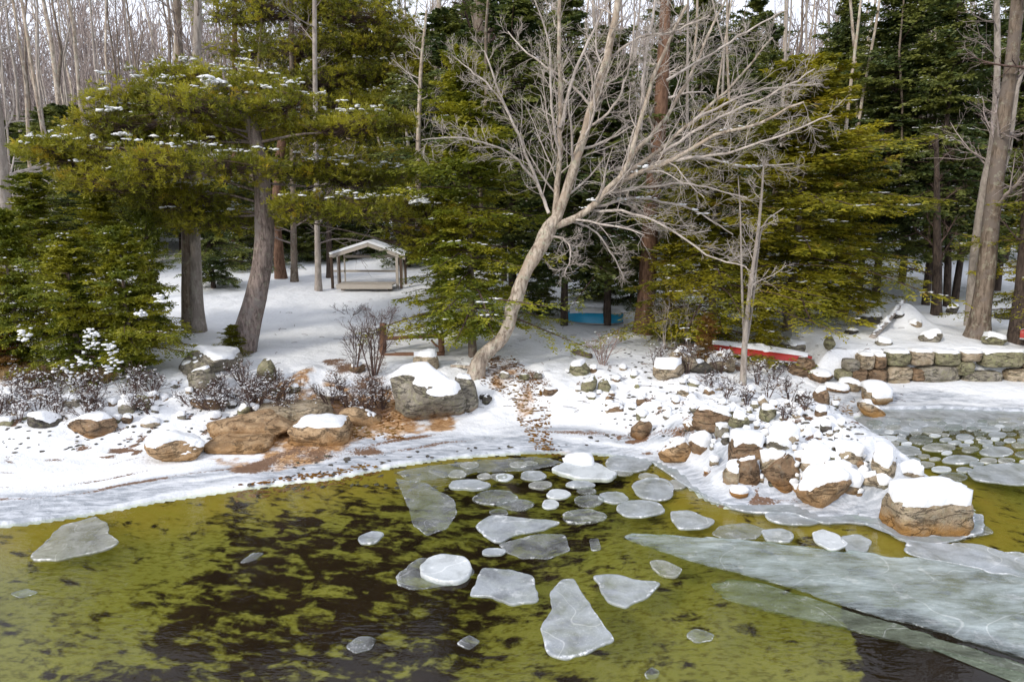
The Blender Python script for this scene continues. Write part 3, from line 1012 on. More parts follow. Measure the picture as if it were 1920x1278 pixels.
# ------------------------------------------------------------------ ice floes
def mat_ice(name, body, rim, op, rough=.3):
    m, nt, out = new_mat(name)
    at = N(nt, 'ShaderNodeAttribute'); at.attribute_name = 'rim'
    sp = nt.nodes.new('ShaderNodeSeparateColor'); nt.links.new(at.outputs['Color'], sp.inputs[0])
    w = coords(nt, 'World')
    a = noise(nt, coords(nt, 'World', (1, 2.6, 1), (0, 0, .30)) if 's' in name[4:5] else w, 2.6 if 's' not in name[4:5] else .9, 6, .65, .4); b = noise(nt, w, 24, 4, .7)
    rimf = mrange(nt, mth(nt, 'ADD', mth(nt, 'MULTIPLY', sp.outputs[0], .55), mth(nt, 'MULTIPLY', mth(nt, 'SUBTRACT', noise(nt, w, 7, 5, .75), .5), 2.2)), .5, .95)
    c = mixc(nt, a, tuple(v * .75 for v in body), body)
    c = mixc(nt, rimf, c, rim)
    c = mixc(nt, mrange(nt, noise(nt, w, 60, 2, .8), .60, .72, 0, .7), c, rim)
    c = mixc(nt, mrange(nt, noise(nt, w, 5, 6, .8, 1.2), .50, .535, 0, .0), c, rim)
    ck = mth(nt, 'ABSOLUTE', mth(nt, 'SUBTRACT', noise(nt, w, .8, 2, .4, .15), .5))
    c = mixc(nt, mrange(nt, ck, 0, .004, .55, 0), c, rim)
    c = mixc(nt, mrange(nt, noise(nt, w, 3.5, 5, .75), .55, .68, 0, .55), c, rim)
    p = principled(nt, out, c, rough, bump(nt, mth(nt, 'ADD', a, mth(nt, 'MULTIPLY', b, .3)), .4, .02), .5, False)
    tr = N(nt, 'ShaderNodeBsdfTransparent'); tr.inputs[0].default_value = (.85, .92, .86, 1)
    al = mth(nt, 'ADD', mth(nt, 'MULTIPLY', mth(nt, 'SUBTRACT', a, .5), 1.4), op)
    if 'ice_s' in name:      # sheets thin out towards the edge
        al = mth(nt, 'ADD', al, mth(nt, 'MULTIPLY', mth(nt, 'SUBTRACT', noise(nt, coords(nt, 'World', (1, 3.2, 1), (0, 0, .30)), 3.0, 5, .7), .5), 1.2))
        al = mth(nt, 'SUBTRACT', al, mth(nt, 'MULTIPLY', sp.outputs[0], .35), clamp=True)
        al = mth(nt, 'ADD', al, mth(nt, 'MULTIPLY', rimf, .25), clamp=True)
    else:
        al = mth(nt, 'ADD', al, mth(nt, 'MULTIPLY', rimf, .5), clamp=True)
    mx = N(nt, 'ShaderNodeMixShader')
    nt.links.new(al, mx.inputs[0]); nt.links.new(tr.outputs[0], mx.inputs[1]); nt.links.new(p.outputs[0], mx.inputs[2])
    nt.links.new(mx.outputs[0], out.inputs[0])
    return m


M['ice_white'] = mat_ice('ice_white', (.62, .66, .68), (.85, .87, .88), .95, .45)
M['ice_grey'] = mat_ice('ice_grey', (.48, .52, .56), (.84, .86, .88), .68)
M['ice_sheet'] = mat_ice('ice_sheet', (.46, .53, .54), (.80, .84, .85), .56, .25)
M['ice_strip'] = mat_ice('ice_strip', (.24, .28, .20), (.60, .63, .60), .45, .25)
M['ice_clear'] = mat_ice('ice_clear', (.36, .38, .39), (.72, .74, .75), .38, .2)
M['ice_thin'] = mat_ice('ice_thin', (.48, .49, .47), (.76, .77, .77), .55, .2)


def floe_mesh(poly, z0, th, rimh, seed, rag=1.0):
    """poly [n,2] outline in plan, counter-clockwise or not; a slab with a slightly raised rough rim"""
    poly = np.asarray(poly, float)
    # resample outline
    d = np.linalg.norm(np.roll(poly, -1, 0) - poly, axis=1); s = np.concatenate([[0], np.cumsum(d)])
    n = int(np.clip(s[-1] / .035, 28, 220))
    q = np.linspace(0, s[-1], n, endpoint=False)
    cl = np.concatenate([poly, poly[:1]])
    O = np.column_stack([np.interp(q, s, cl[:, 0]), np.interp(q, s, cl[:, 1])])
    for _ in range(2): O = (np.roll(O, 1, 0) + 2 * O + np.roll(O, -1, 0)) / 4
    c = O.mean(0)
    rad = np.linalg.norm(O - c, axis=1, keepdims=True)
    nz = fbm(O + seed, .16, seed, 3)[:, None]
    O = O + (O - c) / np.maximum(rad, .1) * nz * .028 * rag + (O - c) / np.maximum(rad, .1) * fbm(O + seed, .7, seed + 1, 2)[:, None] * .03 * (rag - 1)
    R = np.linalg.norm(O - c, axis=1).mean()
    e = min(.028, R * .10)
    fr = [1.0, 1 - e * .3 / R, 1 - e / R, 1 - 2.2 * e / R, .7, .35]
    rw = [.9, 1.0, .8, .35, 0, 0]
    V = []; A = []
    bot = np.column_stack([c + (O - c) * .985, np.full(n, z0 - th)])
    V.append(bot); A.append(np.full(n, .5))
    V.append(np.column_stack([O, np.full(n, z0)])); A.append(np.full(n, .8))
    for f, r in zip(fr[1:], rw[1:]):
        p = c + (O - c) * f
        zz = z0 + th * .3 + .6 * rimh * r * (1 + .6 * fbm(p, .08, seed + 3, 2)) + .004 * fbm(p, .2, seed + 4, 2)
        V.append(np.column_stack([p, zz])); A.append(np.full(n, r))
    V.append(np.array([[c[0], c[1], z0 + th * .5]])); A.append([0])
    k = len(V) - 1
    F = []
    i0 = np.arange(n); i1 = (i0 + 1) % n
    for r in range(k - 1):
        F.append(np.stack([r * n + i0, r * n + i1, (r + 1) * n + i1, (r + 1) * n + i0], 1))
    T = np.stack([(k - 1) * n + i0, (k - 1) * n + i1, np.full(n, k * n)], 1)
    Vv = np.concatenate(V); Av = np.concatenate(A)
    area = .5 * np.sum(O[:, 0] * np.roll(O[:, 1], -1) - np.roll(O[:, 0], -1) * O[:, 1])
    Q = np.concatenate(F)
    if area < 0: Q = Q[:, ::-1]; T = T[:, ::-1]
    return Vv, [Q, T], Av, c


def floe(pts, kind='grey', z=.0, th=.02, rimh=.015, label=None, group=None, name='ice_floe', cat='ice floe'):
    seedc[0] += 1
    poly = pxpoly(pts, z + .01)
    V, F, A, c = floe_mesh(poly, z + .006, th, rimh, seedc[0], 3.5 if name == 'ice_sheet' else 1.3)
    V = V - np.array([c[0], c[1], 0])
    o = mobj(name, V, F, M['ice_' + kind], None, True, {'rim': A[:, None]})
    o.location = (c[0], c[1], 0)
    return tag(o, label, cat, group)


def ell(cx, cy, rx, ry, n=26, wob=.06, seed=0, rot=0):
    r = np.random.RandomState(int(cx * 7 + cy + seed) % 99991)
    t = np.arange(n) * 2 * PI / n
    ph = r.uniform(0, 6.28, 4)
    k = 1 + wob * (np.sin(2 * t + ph[0]) + .7 * np.sin(3 * t + ph[1]) + .4 * np.sin(5 * t + ph[2]))
    return [(cx + rx * a * math.cos(b), cy + ry * a * math.sin(b)) for a, b in zip(k, t)]


# named floes traced in plan
FL = [
    ([(62, 1052), (60, 1038), (100, 1000), (115, 985), (180, 968), (200, 980), (205, 1000), (228, 1014), (200, 1030), (120, 1048)], 'thin', 'wide grey floe frozen to the shore ice at far left'),
    ([(1052, 1085), (1075, 1082), (1090, 1110), (1125, 1160), (1155, 1200), (1110, 1222), (1062, 1238), (1030, 1228), (1015, 1190), (1018, 1165), (1035, 1140), (1030, 1110)], 'grey', 'big boot shaped grey floe nearest the camera'),
    ([(888, 1100), (905, 1065), (960, 1068), (1000, 1080), (1012, 1125), (960, 1134), (915, 1118), (878, 1116)], 'grey', 'four sided grey floe left of the boot shaped one'),
    ([(1112, 1080), (1150, 1075), (1190, 1085), (1240, 1092), (1220, 1115), (1175, 1138), (1135, 1128)], 'grey', 'kite shaped grey floe above right of the boot shaped one'),
    ([(742, 1075), (790, 1045), (880, 1050), (890, 1075), (840, 1098), (770, 1105), (745, 1092)], 'clear', 'dim floe carrying the bright oval pancake'),
    ([(742, 896), (800, 905), (850, 935), (858, 958), (838, 990), (800, 1003), (775, 985), (762, 940)], 'clear', 'tall dim grey floe hanging from the shore ice'),
    ([(888, 985), (920, 965), (1000, 972), (1055, 978), (1020, 992), (965, 1002), (938, 1018), (905, 1005)], 'grey', 'ragged frosty floe above the four sided floe'),
    ([(1215, 1052), (1240, 1050), (1285, 1066), (1265, 1082), (1235, 1076)], 'thin', 'small pointed floe beside the tail of the ice sheet'),
    ([(1255, 958), (1290, 956), (1342, 975), (1330, 988), (1275, 992), (1258, 978)], 'grey', 'grey floe with a cut edge below the stony point'),
    ([(1104, 1010), (1122, 1008), (1128, 1030), (1108, 1032)], 'clear', 'small squarish floe by itself, mid water'),
    ([(672, 1005), (700, 993), (726, 1000), (700, 1018), (676, 1018)], 'grey', 'small pale floe left of the tall dim floe'),
    ([(448, 1055), (470, 1035), (500, 1034), (480, 1050)], 'clear', 'slim dim shard over the dark mud at left'),
    ([(646, 1212), (672, 1192), (704, 1196), (696, 1218), (662, 1226)], 'clear', 'small bluish floe near the lower edge'),
    ([(1285, 1190), (1305, 1178), (1342, 1188), (1338, 1202), (1300, 1203)], 'clear', 'small smoky floe right of the boot shaped one'),
    ([(1208, 1262), (1222, 1248), (1240, 1256), (1236, 1272), (1214, 1272)], 'clear', 'little bright floe at the bottom edge right of centre'),
    ([(855, 1205), (880, 1190), (900, 1200), (880, 1218)], 'clear', 'faint floe below the four sided one'),
    ([(20, 1112), (50, 1103), (70, 1110), (40, 1120)], 'clear', 'faint thin shard over the green bed at far left'),
    ([(935, 1020), (1000, 1000), (1060, 1000), (1070, 1030), (1030, 1048), (975, 1045), (950, 1035)], 'clear', 'clear oval floe in the middle of the dark water'),
    ([(1330, 1000), (1350, 985), (1400, 980), (1440, 992), (1420, 1008), (1370, 1012)], 'clear', 'broken floe at the upper left edge of the ice sheet'),
    ([(1428, 995), (1470, 990), (1490, 1000), (1480, 1015), (1440, 1014)], 'grey', 'small round plate frozen in the upper edge of the sheet'),
    ([(1524, 1000), (1540, 990), (1570, 1000), (1590, 1020), (1560, 1032), (1530, 1018)], 'white', 'frosty broken plate standing out of the ice sheet'),
    ([(1575, 1005), (1610, 1000), (1640, 1015), (1625, 1035), (1590, 1036)], 'grey', 'second broken plate right of the frosty one'),
    ([(1800, 985), (1850, 985), (1866, 998), (1820, 1006), (1790, 1000)], 'clear', 'thin plate right of the tip boulder'),
]
for pts, k, lb in FL:
    floe(pts, k, th=.018 if k != 'clear' else .010, rimh=.012 if k != 'clear' else .005, label=lb, z=.0, group='broken ice floes')
floe(ell(836, 1066, 50, 26, wob=.02), 'white', z=.03, th=.04, rimh=.02, label='bright oval pancake of ice lying on a dim floe', group='broken ice floes', name='ice_pancake')
SHEETS = [
    ([(1178, 1012), (1172, 1002), (1200, 998), (1260, 1002), (1350, 1006), (1480, 1022), (1640, 1038), (1760, 1046), (1920, 1070), (2150, 1120), (2400, 1180), (2400, 1420), (2150, 1330), (1920, 1232), (1790, 1196), (1650, 1156), (1520, 1112), (1400, 1076), (1290, 1050), (1215, 1026)], 'sheet', 'long grey ice sheet narrowing to a point at its left end', .008),
    ([(1330, 1090), (1400, 1082), (1520, 1120), (1640, 1160), (1780, 1204), (1920, 1244), (2200, 1350), (2200, 1400), (1920, 1262), (1780, 1224), (1640, 1192), (1540, 1166), (1420, 1140), (1345, 1118)], 'strip', 'lower strip of thin greenish ice along the long sheet', .0),
    ([(1690, 1010), (1840, 1020), (1920, 1040), (2100, 1080), (2100, 1120), (1920, 1082), (1800, 1058), (1700, 1040)], 'grey', 'rough whitish ice strip at the upper right of the long sheet', .02),
]
for pts, k, lb, z in SHEETS:
    floe(pts, k, z=z, th=.012, rimh=.006, label=lb, name='ice_sheet', cat='ice sheet', group='ice sheets at lower right')
# fringe of ice round the point
floe([(1215, 862), (1290, 875), (1330, 905), (1400, 925), (1500, 925), (1600, 940), (1660, 930), (1700, 960), (1850, 965), (1840, 1000), (1760, 1022), (1690, 1012), (1650, 985), (1590, 978), (1540, 980), (1490, 962), (1400, 960), (1330, 938), (1270, 900)], 'grey', z=.006, th=.02, rimh=.02, label='scalloped grey ice rim frozen round the stony point', name='ice_collar', cat='ice collar')
# round pancakes: (cx, cy, rx, ry, kind)
PA = [(655 + 640 - 415, 908, 38, 9, 'grey'), (936, 893, 17, 6, 'thin'), (908, 892, 14, 5, 'thin'), (945, 894, 16, 7, 'white'), (1000, 891, 26, 9, 'grey'),
      (972, 871, 20, 6, 'thin'), (880, 872, 18, 6, 'thin'), (858, 888, 18, 7, 'thin'), (1014, 909, 24, 7, 'thin'), (1088, 907, 26, 7, 'grey'),
      (1048, 925, 24, 9, 'white'), (1100, 920, 18, 6, 'clear'), (1105, 938, 30, 11, 'clear'), (1031, 945, 17, 8, 'white'), (1150, 932, 30, 10, 'grey'),
      (1226, 916, 42, 21, 'grey'), (1200, 953, 48, 15, 'grey'), (1272, 907, 22, 9, 'thin'), (1178, 868, 42, 17, 'grey'), (1170, 886, 16, 5, 'thin'),
      (930, 932, 45, 13, 'clear'), (966, 945, 36, 10, 'clear'), (1095, 968, 42, 14, 'clear'), (926, 1034, 22, 7, 'grey'), (936, 960, 20, 6, 'clear'),
      (1060, 875, 18, 5, 'thin'), (1215, 893, 18, 6, 'thin'), (996, 868, 14, 4, 'thin')]
ob = [floe(ell(a, b, c, d), k, th=.018, rimh=.012, name='ice_pancake', group='pancake ice off the beach') for a, b, c, d, k in PA[1:]]
ob.append(floe(ell(880, 908, 38, 9), 'grey', th=.03, rimh=.014, name='ice_pancake', group='pancake ice off the beach'))
label_row(ob, lambda o: 'oval ice pancake', 'among those floating off the beach')
# floe with a small snowy stone frozen in
floe([(1034, 880), (1070, 862), (1120, 868), (1158, 888), (1140, 899), (1080, 897)], 'white', th=.05, rimh=.02, label='white floe with a snow peak frozen in near the beach', group='broken ice floes')
rock(1088, 888, 62, 20, 'tan', .75, label='small snow peaked stone frozen into the white floe', cat='stone', name='stone', group=G_P, sub=3)
ob = [floe(ell(a, b, c, d), k, th=.018, rimh=.012, name='ice_pancake', group='ice at the foot of the point') for a, b, c, d, k in
      [(1393, 940, 46, 15, 'grey'), (1500, 965, 66, 18, 'grey'), (1745, 920, 50, 12, 'clear')]]
label_row(ob, 'pale ice pancake', 'at the foot of the stony point')
# cove at right: rows of pancakes
ob = []
cr = np.random.RandomState(12)
big = [(1890, 888, 72, 20, 'grey'), (1800, 861, 34, 8, 'grey'), (1690, 845, 40, 10, 'grey'), (1760, 838, 30, 8, 'thin'), (1868, 846, 34, 9, 'grey')]
pts = [(a, b, c, d) for a, b, c, d, _ in big]
for a, b, c, d, k in big: ob.append(floe(ell(a, b, c, d), k, th=.018, rimh=.012, name='ice_pancake'))
tries = 0
while len(ob) < 78 and tries < 9000:
    tries += 1
    x = cr.uniform(1630, 1925); y = cr.uniform(786, 900)
    if y > 850 and cr.rand() < .75: continue
    q = atz(x, y)[:2]
    if poly_dist(q[None], LAND)[0] > -.12: continue
    rx = cr.uniform(9, 24) * (y - 620) / 200; ry = rx * cr.uniform(.26, .36)
    if any(abs(x - a) / (rx + c) < 1 and ((x - a) / (rx + c)) ** 2 + ((y - b) / (ry + d)) ** 2 < .95 for a, b, c, d in pts): continue
    pts.append((x, y, rx, ry))
    ob.append(floe(ell(x, y, rx, ry, wob=.04), cr.choice(['grey', 'thin', 'white', 'clear'], p=[.35, .35, .15, .15]), th=.02, rimh=.01, name='ice_pancake'))
for o in ob: o['group'] = 'pancake ice in the cove'
label_row(ob, 'round ice pancake', 'among those crowding the cove')
floe([(1600, 790), (1640, 765), (1700, 760), (1930, 766), (2100, 770), (2100, 800), (1930, 800), (1780, 806), (1700, 812), (1640, 815)], 'grey', z=-.004, th=.012, rimh=.004, label='grey slush ice frozen to the cove shore below the wall', name='ice_sheet', cat='ice sheet', group='ice along the shore')
floe([(742, 885), (800, 872), (900, 862), (1010, 855), (1060, 866), (1000, 880), (900, 885), (830, 895), (760, 905)], 'clear', z=-.004, th=.01, rimh=.002, label='thin clear ice skin along the edge of the beach ice', name='ice_sheet', cat='ice sheet', group='ice along the shore')

# ------------------------------------------------------------------ tree builders
def tufts(P, D, L, Wd, n, rng, spread=.9):
    """P [m,3] tuft centres, D [m,3] axes -> needle triangles"""
    m = len(P)
    q = rng.normal(size=(m, n, 3)); q /= np.linalg.norm(q, axis=2, keepdims=True)
    d = D[:, None, :] + q * spread; d /= np.linalg.norm(d, axis=2, keepdims=True)
    ln = L * rng.uniform(.7, 1.2, (m, n, 1))
    s = np.cross(d, rng.normal(size=(m, n, 3))); s /= np.linalg.norm(s, axis=2, keepdims=True) + 1e-9
    a = P[:, None, :] + s * Wd / 2; b = P[:, None, :] - s * Wd / 2
    # needle bundle = kite of two triangles kept as one quad
    mid = P[:, None, :] + d * ln * .55
    V = np.stack([P[:, None, :] + 0 * d, mid + s * Wd * .6, P[:, None, :] + d * ln, mid - s * Wd * .6], 2).reshape(-1, 3)
    F = np.arange(m * n * 4).reshape(-1, 4)
    return V, F


def snow_blobs(P, size, rng, flat=.35):
    """small irregular pads of snow resting on boughs"""
    D, F = ICO[1]
    m = len(P)
    s = size * rng.uniform(.5, 1.4, (m, 1, 1))
    sc = np.stack([rng.uniform(.7, 1.8, m), rng.uniform(.6, 1.2, m), np.full(m, flat)], 1)[:, None, :]
    V = D[None] * sc * s * (1 + .25 * rng.normal(size=(m, len(D), 1)))
    a = rng.uniform(0, PI, m); c, sn = np.cos(a)[:, None], np.sin(a)[:, None]
    X = V[..., 0] * c - V[..., 1] * sn; Y = V[..., 0] * sn + V[..., 1] * c
    V = np.stack([X, Y, V[..., 2]], -1) + P[:, None, :]
    Fa = (F[None] + (np.arange(m) * len(D))[:, None, None]).reshape(-1, 3)
    return V.reshape(-1, 3), Fa


def conifer_parts(seed, H=8.0, R=1.7, base=.06, nb=110, nt=11, nl=11, leaf=(.085, .034), droop=.35, snow=60, shape=1.0, trunk_r=.10, gap=.0, pw=.58):
    """returns dict of meshes: trunk, foliage, snow (origin at the foot)"""
    r = np.random.RandomState(seed)
    zz = np.linspace(-.15, H, 14)
    tr, tf = tubes(np.stack([np.cumsum(r.normal(size=14) * .012), np.cumsum(r.normal(size=14) * .012), zz], 1)[None],
                   (trunk_r * (1 - zz / H * .93).clip(.04, 1.1))[None], 8, (.12, .2))
    t = base + (1 - base) * np.sort(r.rand(nb)) ** .9
    t = np.clip(t, base, .985)
    rel = (t - base) / (1 - base)
    Lb = R * ((1 - rel) ** pw * .95 + .07) * r.uniform(.45, 1.3, nb) * shape
    Lb *= 1 - .35 * sstep(.12, 0, rel)
    az = np.cumsum(np.full(nb, 2.39996)) + r.uniform(-.4, .4, nb)
    Lb *= np.clip(1 + 1.1 * vnoise(np.stack([np.cos(az) * 1.3, np.sin(az) * 1.3, t * H / (.45 * R)], 1), 1.0, seed), .35, 1.55)
    el = np.radians(np.interp(rel, [0, .5, 1], [-8, 8, 45]) + r.normal(size=nb) * 7)
    d0 = np.stack([np.cos(az) * np.cos(el), np.sin(az) * np.cos(el), np.sin(el)], 1)
    K = 6
    p = [np.stack([0 * t, 0 * t, t * H], 1)]; d = d0.copy()
    for k in range(K - 1):
        p.append(p[-1] + d * (Lb / (K - 1))[:, None])
        d = d + np.array([0, 0, -droop * (1 - rel.mean()) * .35]) + r.normal(size=d.shape) * .06
        if k >= 3: d = d + np.array([0, 0, .12])
        d /= np.linalg.norm(d, axis=1, keepdims=True)
    B = np.stack(p, 1)                                    # [nb,K,3]
    Rb = np.linspace(1, .25, K)[None] * (.006 + .011 * Lb)[:, None]
    bv, bf = tubes(B, Rb, 3)
    # side sprays in the plane of each bough
    m = nt * 2
    tt = np.tile(np.linspace(.16, .97, nt), 2)[None] + r.uniform(-.03, .03, (nb, m))
    tt = np.clip(tt, .1, .985)
    side = np.concatenate([np.ones(nt), -np.ones(nt)])[None, :, None]
    u = tt * (K - 1); i = u.astype(int); f = (u - i)[..., None]
    ar = np.arange(nb)[:, None]
    O = B[ar, i] * (1 - f) + B[ar, i + 1] * f
    T = B[ar, i + 1] - B[ar, i]; T /= np.linalg.norm(T, axis=2, keepdims=True)
    Sv = np.cross(T, np.array([0, 0, 1.0])); Sv /= np.linalg.norm(Sv, axis=2, keepdims=True) + 1e-9
    dd = T * .62 + Sv * side * .8 + r.normal(size=T.shape) * .24 + np.array([0, 0, -.22])
    dd /= np.linalg.norm(dd, axis=2, keepdims=True)
    Ls = Lb[:, None] * (.42 * (1.02 - tt) + .10) * r.uniform(.7, 1.25, (nb, m))
    Ls = np.clip(Ls, .10, .75)
    Kt = 3
    pp = [O]
    for k in range(Kt - 1):
        pp.append(pp[-1] + dd * (Ls / (Kt - 1))[..., None])
        dd = dd + np.array([0, 0, -.12]); dd /= np.linalg.norm(dd, axis=2, keepdims=True)
    Tw = np.stack(pp, 2).reshape(-1, Kt, 3)
    keep = r.rand(len(Tw)) > gap
    Tw = Tw[keep]
    n2 = len(Tw)
    # leaflets
    tl = (np.arange(nl)[None] + r.rand(n2, nl)) / nl
    u = np.clip(tl, 0, .999) * (Kt - 1); i = u.astype(int); f = (u - i)[..., None]; ar = np.arange(n2)[:, None]
    Q = Tw[ar, i] * (1 - f) + Tw[ar, i + 1] * f
    T2 = Tw[ar, i + 1] - Tw[ar, i]; T2 /= np.linalg.norm(T2, axis=2, keepdims=True) + 1e-9
    S2 = np.cross(T2, np.array([0, 0, 1.0])); S2 /= np.linalg.norm(S2, axis=2, keepdims=True) + 1e-9
    sg = np.where(np.arange(nl) % 2, 1.0, -1.0)[None, :, None]
    dl = T2 * .6 + S2 * sg * .75 + r.normal(size=T2.shape) * .30
    dl /= np.linalg.norm(dl, axis=2, keepdims=True)
    ll = leaf[0] * r.uniform(.6, 1.3, (n2, nl, 1))
    up = np.cross(dl, S2 + r.normal(size=S2.shape) * .5); wv = np.cross(dl, up); wv /= np.linalg.norm(wv, axis=2, keepdims=True) + 1e-9
    V = np.stack([Q, Q + dl * ll * .5 + wv * leaf[1] * .5, Q + dl * ll, Q + dl * ll * .5 - wv * leaf[1] * .5], 2).reshape(-1, 3)
    Fo = np.arange(len(V)).reshape(-1, 4)
    out = {}
    out['trunk'] = make_mesh('trunk', tr, tf, True)
    out['boughs'] = make_mesh('boughs', bv, bf, True)
    out['crown'] = make_mesh('crown', V, Fo, False)
    if snow:
        k = r.randint(0, nb, snow * 3); j = r.uniform(.35, .98, snow * 3) * (K - 1); i = j.astype(int); f = (j - i)[:, None]
        q = B[k, i] * (1 - f) + B[k, i + 1] * f + np.array([0, 0, .02])
        rep = np.repeat(q[:snow], 4, 0) + r.normal(size=(snow * 4, 3)) * np.array([.07, .07, .01])
        sv, sf = snow_blobs(rep, .035, r)
        out['snow'] = make_mesh('snow_clumps', sv, sf, True)
    return out


def with_mat(meshes, mats):
    """mesh dict -> copies that share geometry but carry a material"""
    o = {}
    for k, me in meshes.items():
        if not me.materials: me.materials.append(None)
        o[k] = (me, mats[k])
    return o


def place_tree(name, meshes, loc, sx, sz, rz=0, tilt=(0, 0), label=None, cat='tree', group=None):
    root = empty(name, loc, rz)
    root.rotation_euler = (tilt[0], tilt[1], rz)
    root.scale = (sx, sx, sz)
    for k, nm in (('trunk', 'trunk'), ('boughs', 'boughs'), ('limbs', 'limbs'), ('twigs', 'twigs'), ('crown', 'crown'), ('snow', 'snow_clumps')):
        if k in meshes:
            o = link_mesh(nm, meshes[k][0], root)
            o.material_slots[0].link = 'OBJECT'
            o.material_slots[0].material = meshes[k][1]
            if k in ('snow', 'twigs', 'limbs', 'boughs'): o['kind'] = 'stuff'
    return tag(root, label, cat, group)


con = {
    'h1': (conifer_parts(1, 8, 1.7, .10, 210, 13, 13, (.105, .036), .5, 140), 8, 1.7),
    'h2': (conifer_parts(2, 8, 1.9, .05, 210, 13, 13, (.105, .036), .6, 140), 8, 1.9),
    'y1': (conifer_parts(3, 4, 1.35, .02, 170, 12, 13, (.085, .036), .4, 80), 4, 1.35),
    'y2': (conifer_parts(4, 4, 1.4, .02, 170, 12, 13, (.085, .036), .4, 70), 4, 1.4),
    's1': (conifer_parts(5, 14, 2.3, .22, 190, 11, 11, (.15, .07), .7, 260, 1, .13), 14, 2.3),
    's2': (conifer_parts(6, 14, 2.2, .16, 170, 11, 11, (.15, .07), .6, 260, 1, .13, .1), 14, 2.2),
}
MATS = {
    'hem': dict(trunk=M['bark_brown'], boughs=M['twig_dark'], crown=M['hemlock'], snow=M['snow']),
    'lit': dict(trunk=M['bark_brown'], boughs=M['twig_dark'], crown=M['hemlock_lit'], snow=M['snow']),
    'dark': dict(trunk=M['bark_dark'], boughs=M['twig_dark'], crown=M['spruce'], snow=M['snow']),
    'rust': dict(trunk=M['bark_brown'], boughs=M['twig_dark'], crown=M['rust_leaf'], snow=M['snow']),
}
CM = {}


def conifer(kind, mat, px, py, top, w, label=None, group=None, name='hemlock_tree', cat='tree', rz=None, Y=None):
    if (kind, mat) not in CM: CM[(kind, mat)] = with_mat(con[kind][0], MATS[mat])
    _, H0, R0 = con[kind]
    if Y is None: p = hit(px, py)
    else:
        q = P3(px, 500, Y); p = np.array([q[0], Y, gz(q[0], Y)])
    d = p[1] * CP + (CAM_H - p[2]) * SP
    z1 = P3(px, top, p[1])[2]
    h = z1 - p[2]
    sx = (w / 2 / F_PX * d) / R0
    return place_tree(name, CM[(kind, mat)], p, sx, h / H0, rr.uniform(0, 6.28) if rz is None else rz, label=label, group=group, cat=cat)


G = 'young evergreens on the left bank'
conifer('y1', 'hem', 40, 690, 400, 190, 'young evergreen at the left edge, frontmost of the bank', G)
conifer('y2', 'hem', 150, 700, 450, 190, 'broad low evergreen second from the left on the bank', G)
conifer('y1', 'hem', 248, 702, 430, 190, 'dense evergreen third from the left with snow at its foot', G)
conifer('y2', 'hem', 292, 650, 370, 100, 'narrow evergreen just left of the twin trunks', G)
conifer('h2', 'hem', 95, 640, 330, 230, 'taller evergreen behind the young ones at far left', G)
conifer('h1', 'hem', 215, 640, 350, 200, 'taller evergreen behind the bank, left of the twin trunks', G)
conifer('y1', 'rust', 8, 700, 610, 90, 'small rusty orange evergreen at the left edge by the grass', G)
G2 = 'low evergreens at the back of the lawn'
ob = []
for px, py, top, w, k in [(400, 540, 330, 130, 'y1'), (455, 505, 330, 120, 'y2'), (500, 492, 350, 90, 'y1'), (575, 488, 350, 100, 'y2'), (640, 486, 340, 110, 'y1'), (700, 480, 330, 110, 'y2'), (765, 500, 320, 110, 'y1'), (540, 470, 300, 120, 'y2'), (670, 465, 290, 130, 'y1'),
                          (1125, 560, 380, 130, 'y1'), (1185, 570, 400, 120, 'y2'), (1010, 590, 430, 110, 'y1'), (1400, 560, 380, 160, 'y1')]:
    ob.append(conifer(k, 'dark', px, py, top, w, group=G2, name='spruce_tree'))
label_row(ob, 'low dark spruce', 'along the back edge of the lawn')
conifer('h1', 'hem', 885, 668, 110, 300, 'slim hemlock with a thin trunk left of the leaning tree', 'evergreens round the lawn')
conifer('h2', 'hem', 832, 600, 360, 110, 'small hemlock right of the open shelter', 'evergreens round the lawn')
conifer('s1', 'dark', 960, 590, -60, 300, 'dark spruce behind the slim hemlock', 'evergreens round the lawn', 'spruce_tree')
conifer('s2', 'dark', 1058, 610, -20, 260, 'dark spruce with a bare lower trunk left of the blue boat', 'evergreens round the lawn', 'spruce_tree')
conifer('s2', 'dark', 1138, 610, 60, 260, 'dark spruce with its trunk in front of the blue boat', 'evergreens round the lawn', 'spruce_tree')
conifer('s1', 'dark', 845, 560, 20, 260, 'dark spruce at the back of the lawn behind the shelter', 'evergreens round the lawn', 'spruce_tree')
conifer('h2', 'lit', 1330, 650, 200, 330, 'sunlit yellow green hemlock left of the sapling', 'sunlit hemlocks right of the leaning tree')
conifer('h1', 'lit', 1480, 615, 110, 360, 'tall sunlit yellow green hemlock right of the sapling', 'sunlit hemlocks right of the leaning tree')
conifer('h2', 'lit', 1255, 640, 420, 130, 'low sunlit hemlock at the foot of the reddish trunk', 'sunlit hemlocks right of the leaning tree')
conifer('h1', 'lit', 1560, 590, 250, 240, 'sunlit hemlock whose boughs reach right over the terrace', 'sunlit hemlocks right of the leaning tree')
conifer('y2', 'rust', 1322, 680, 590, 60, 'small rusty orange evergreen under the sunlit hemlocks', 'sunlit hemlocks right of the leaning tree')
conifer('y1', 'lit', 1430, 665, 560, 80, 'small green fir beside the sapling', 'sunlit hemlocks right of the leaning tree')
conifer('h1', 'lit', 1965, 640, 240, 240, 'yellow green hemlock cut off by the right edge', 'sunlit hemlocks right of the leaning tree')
conifer('y1', 'lit', 438, 668, 610, 66, 'tuft of young fir at the foot of the curved pine', 'evergreens round the lawn')
ob = []
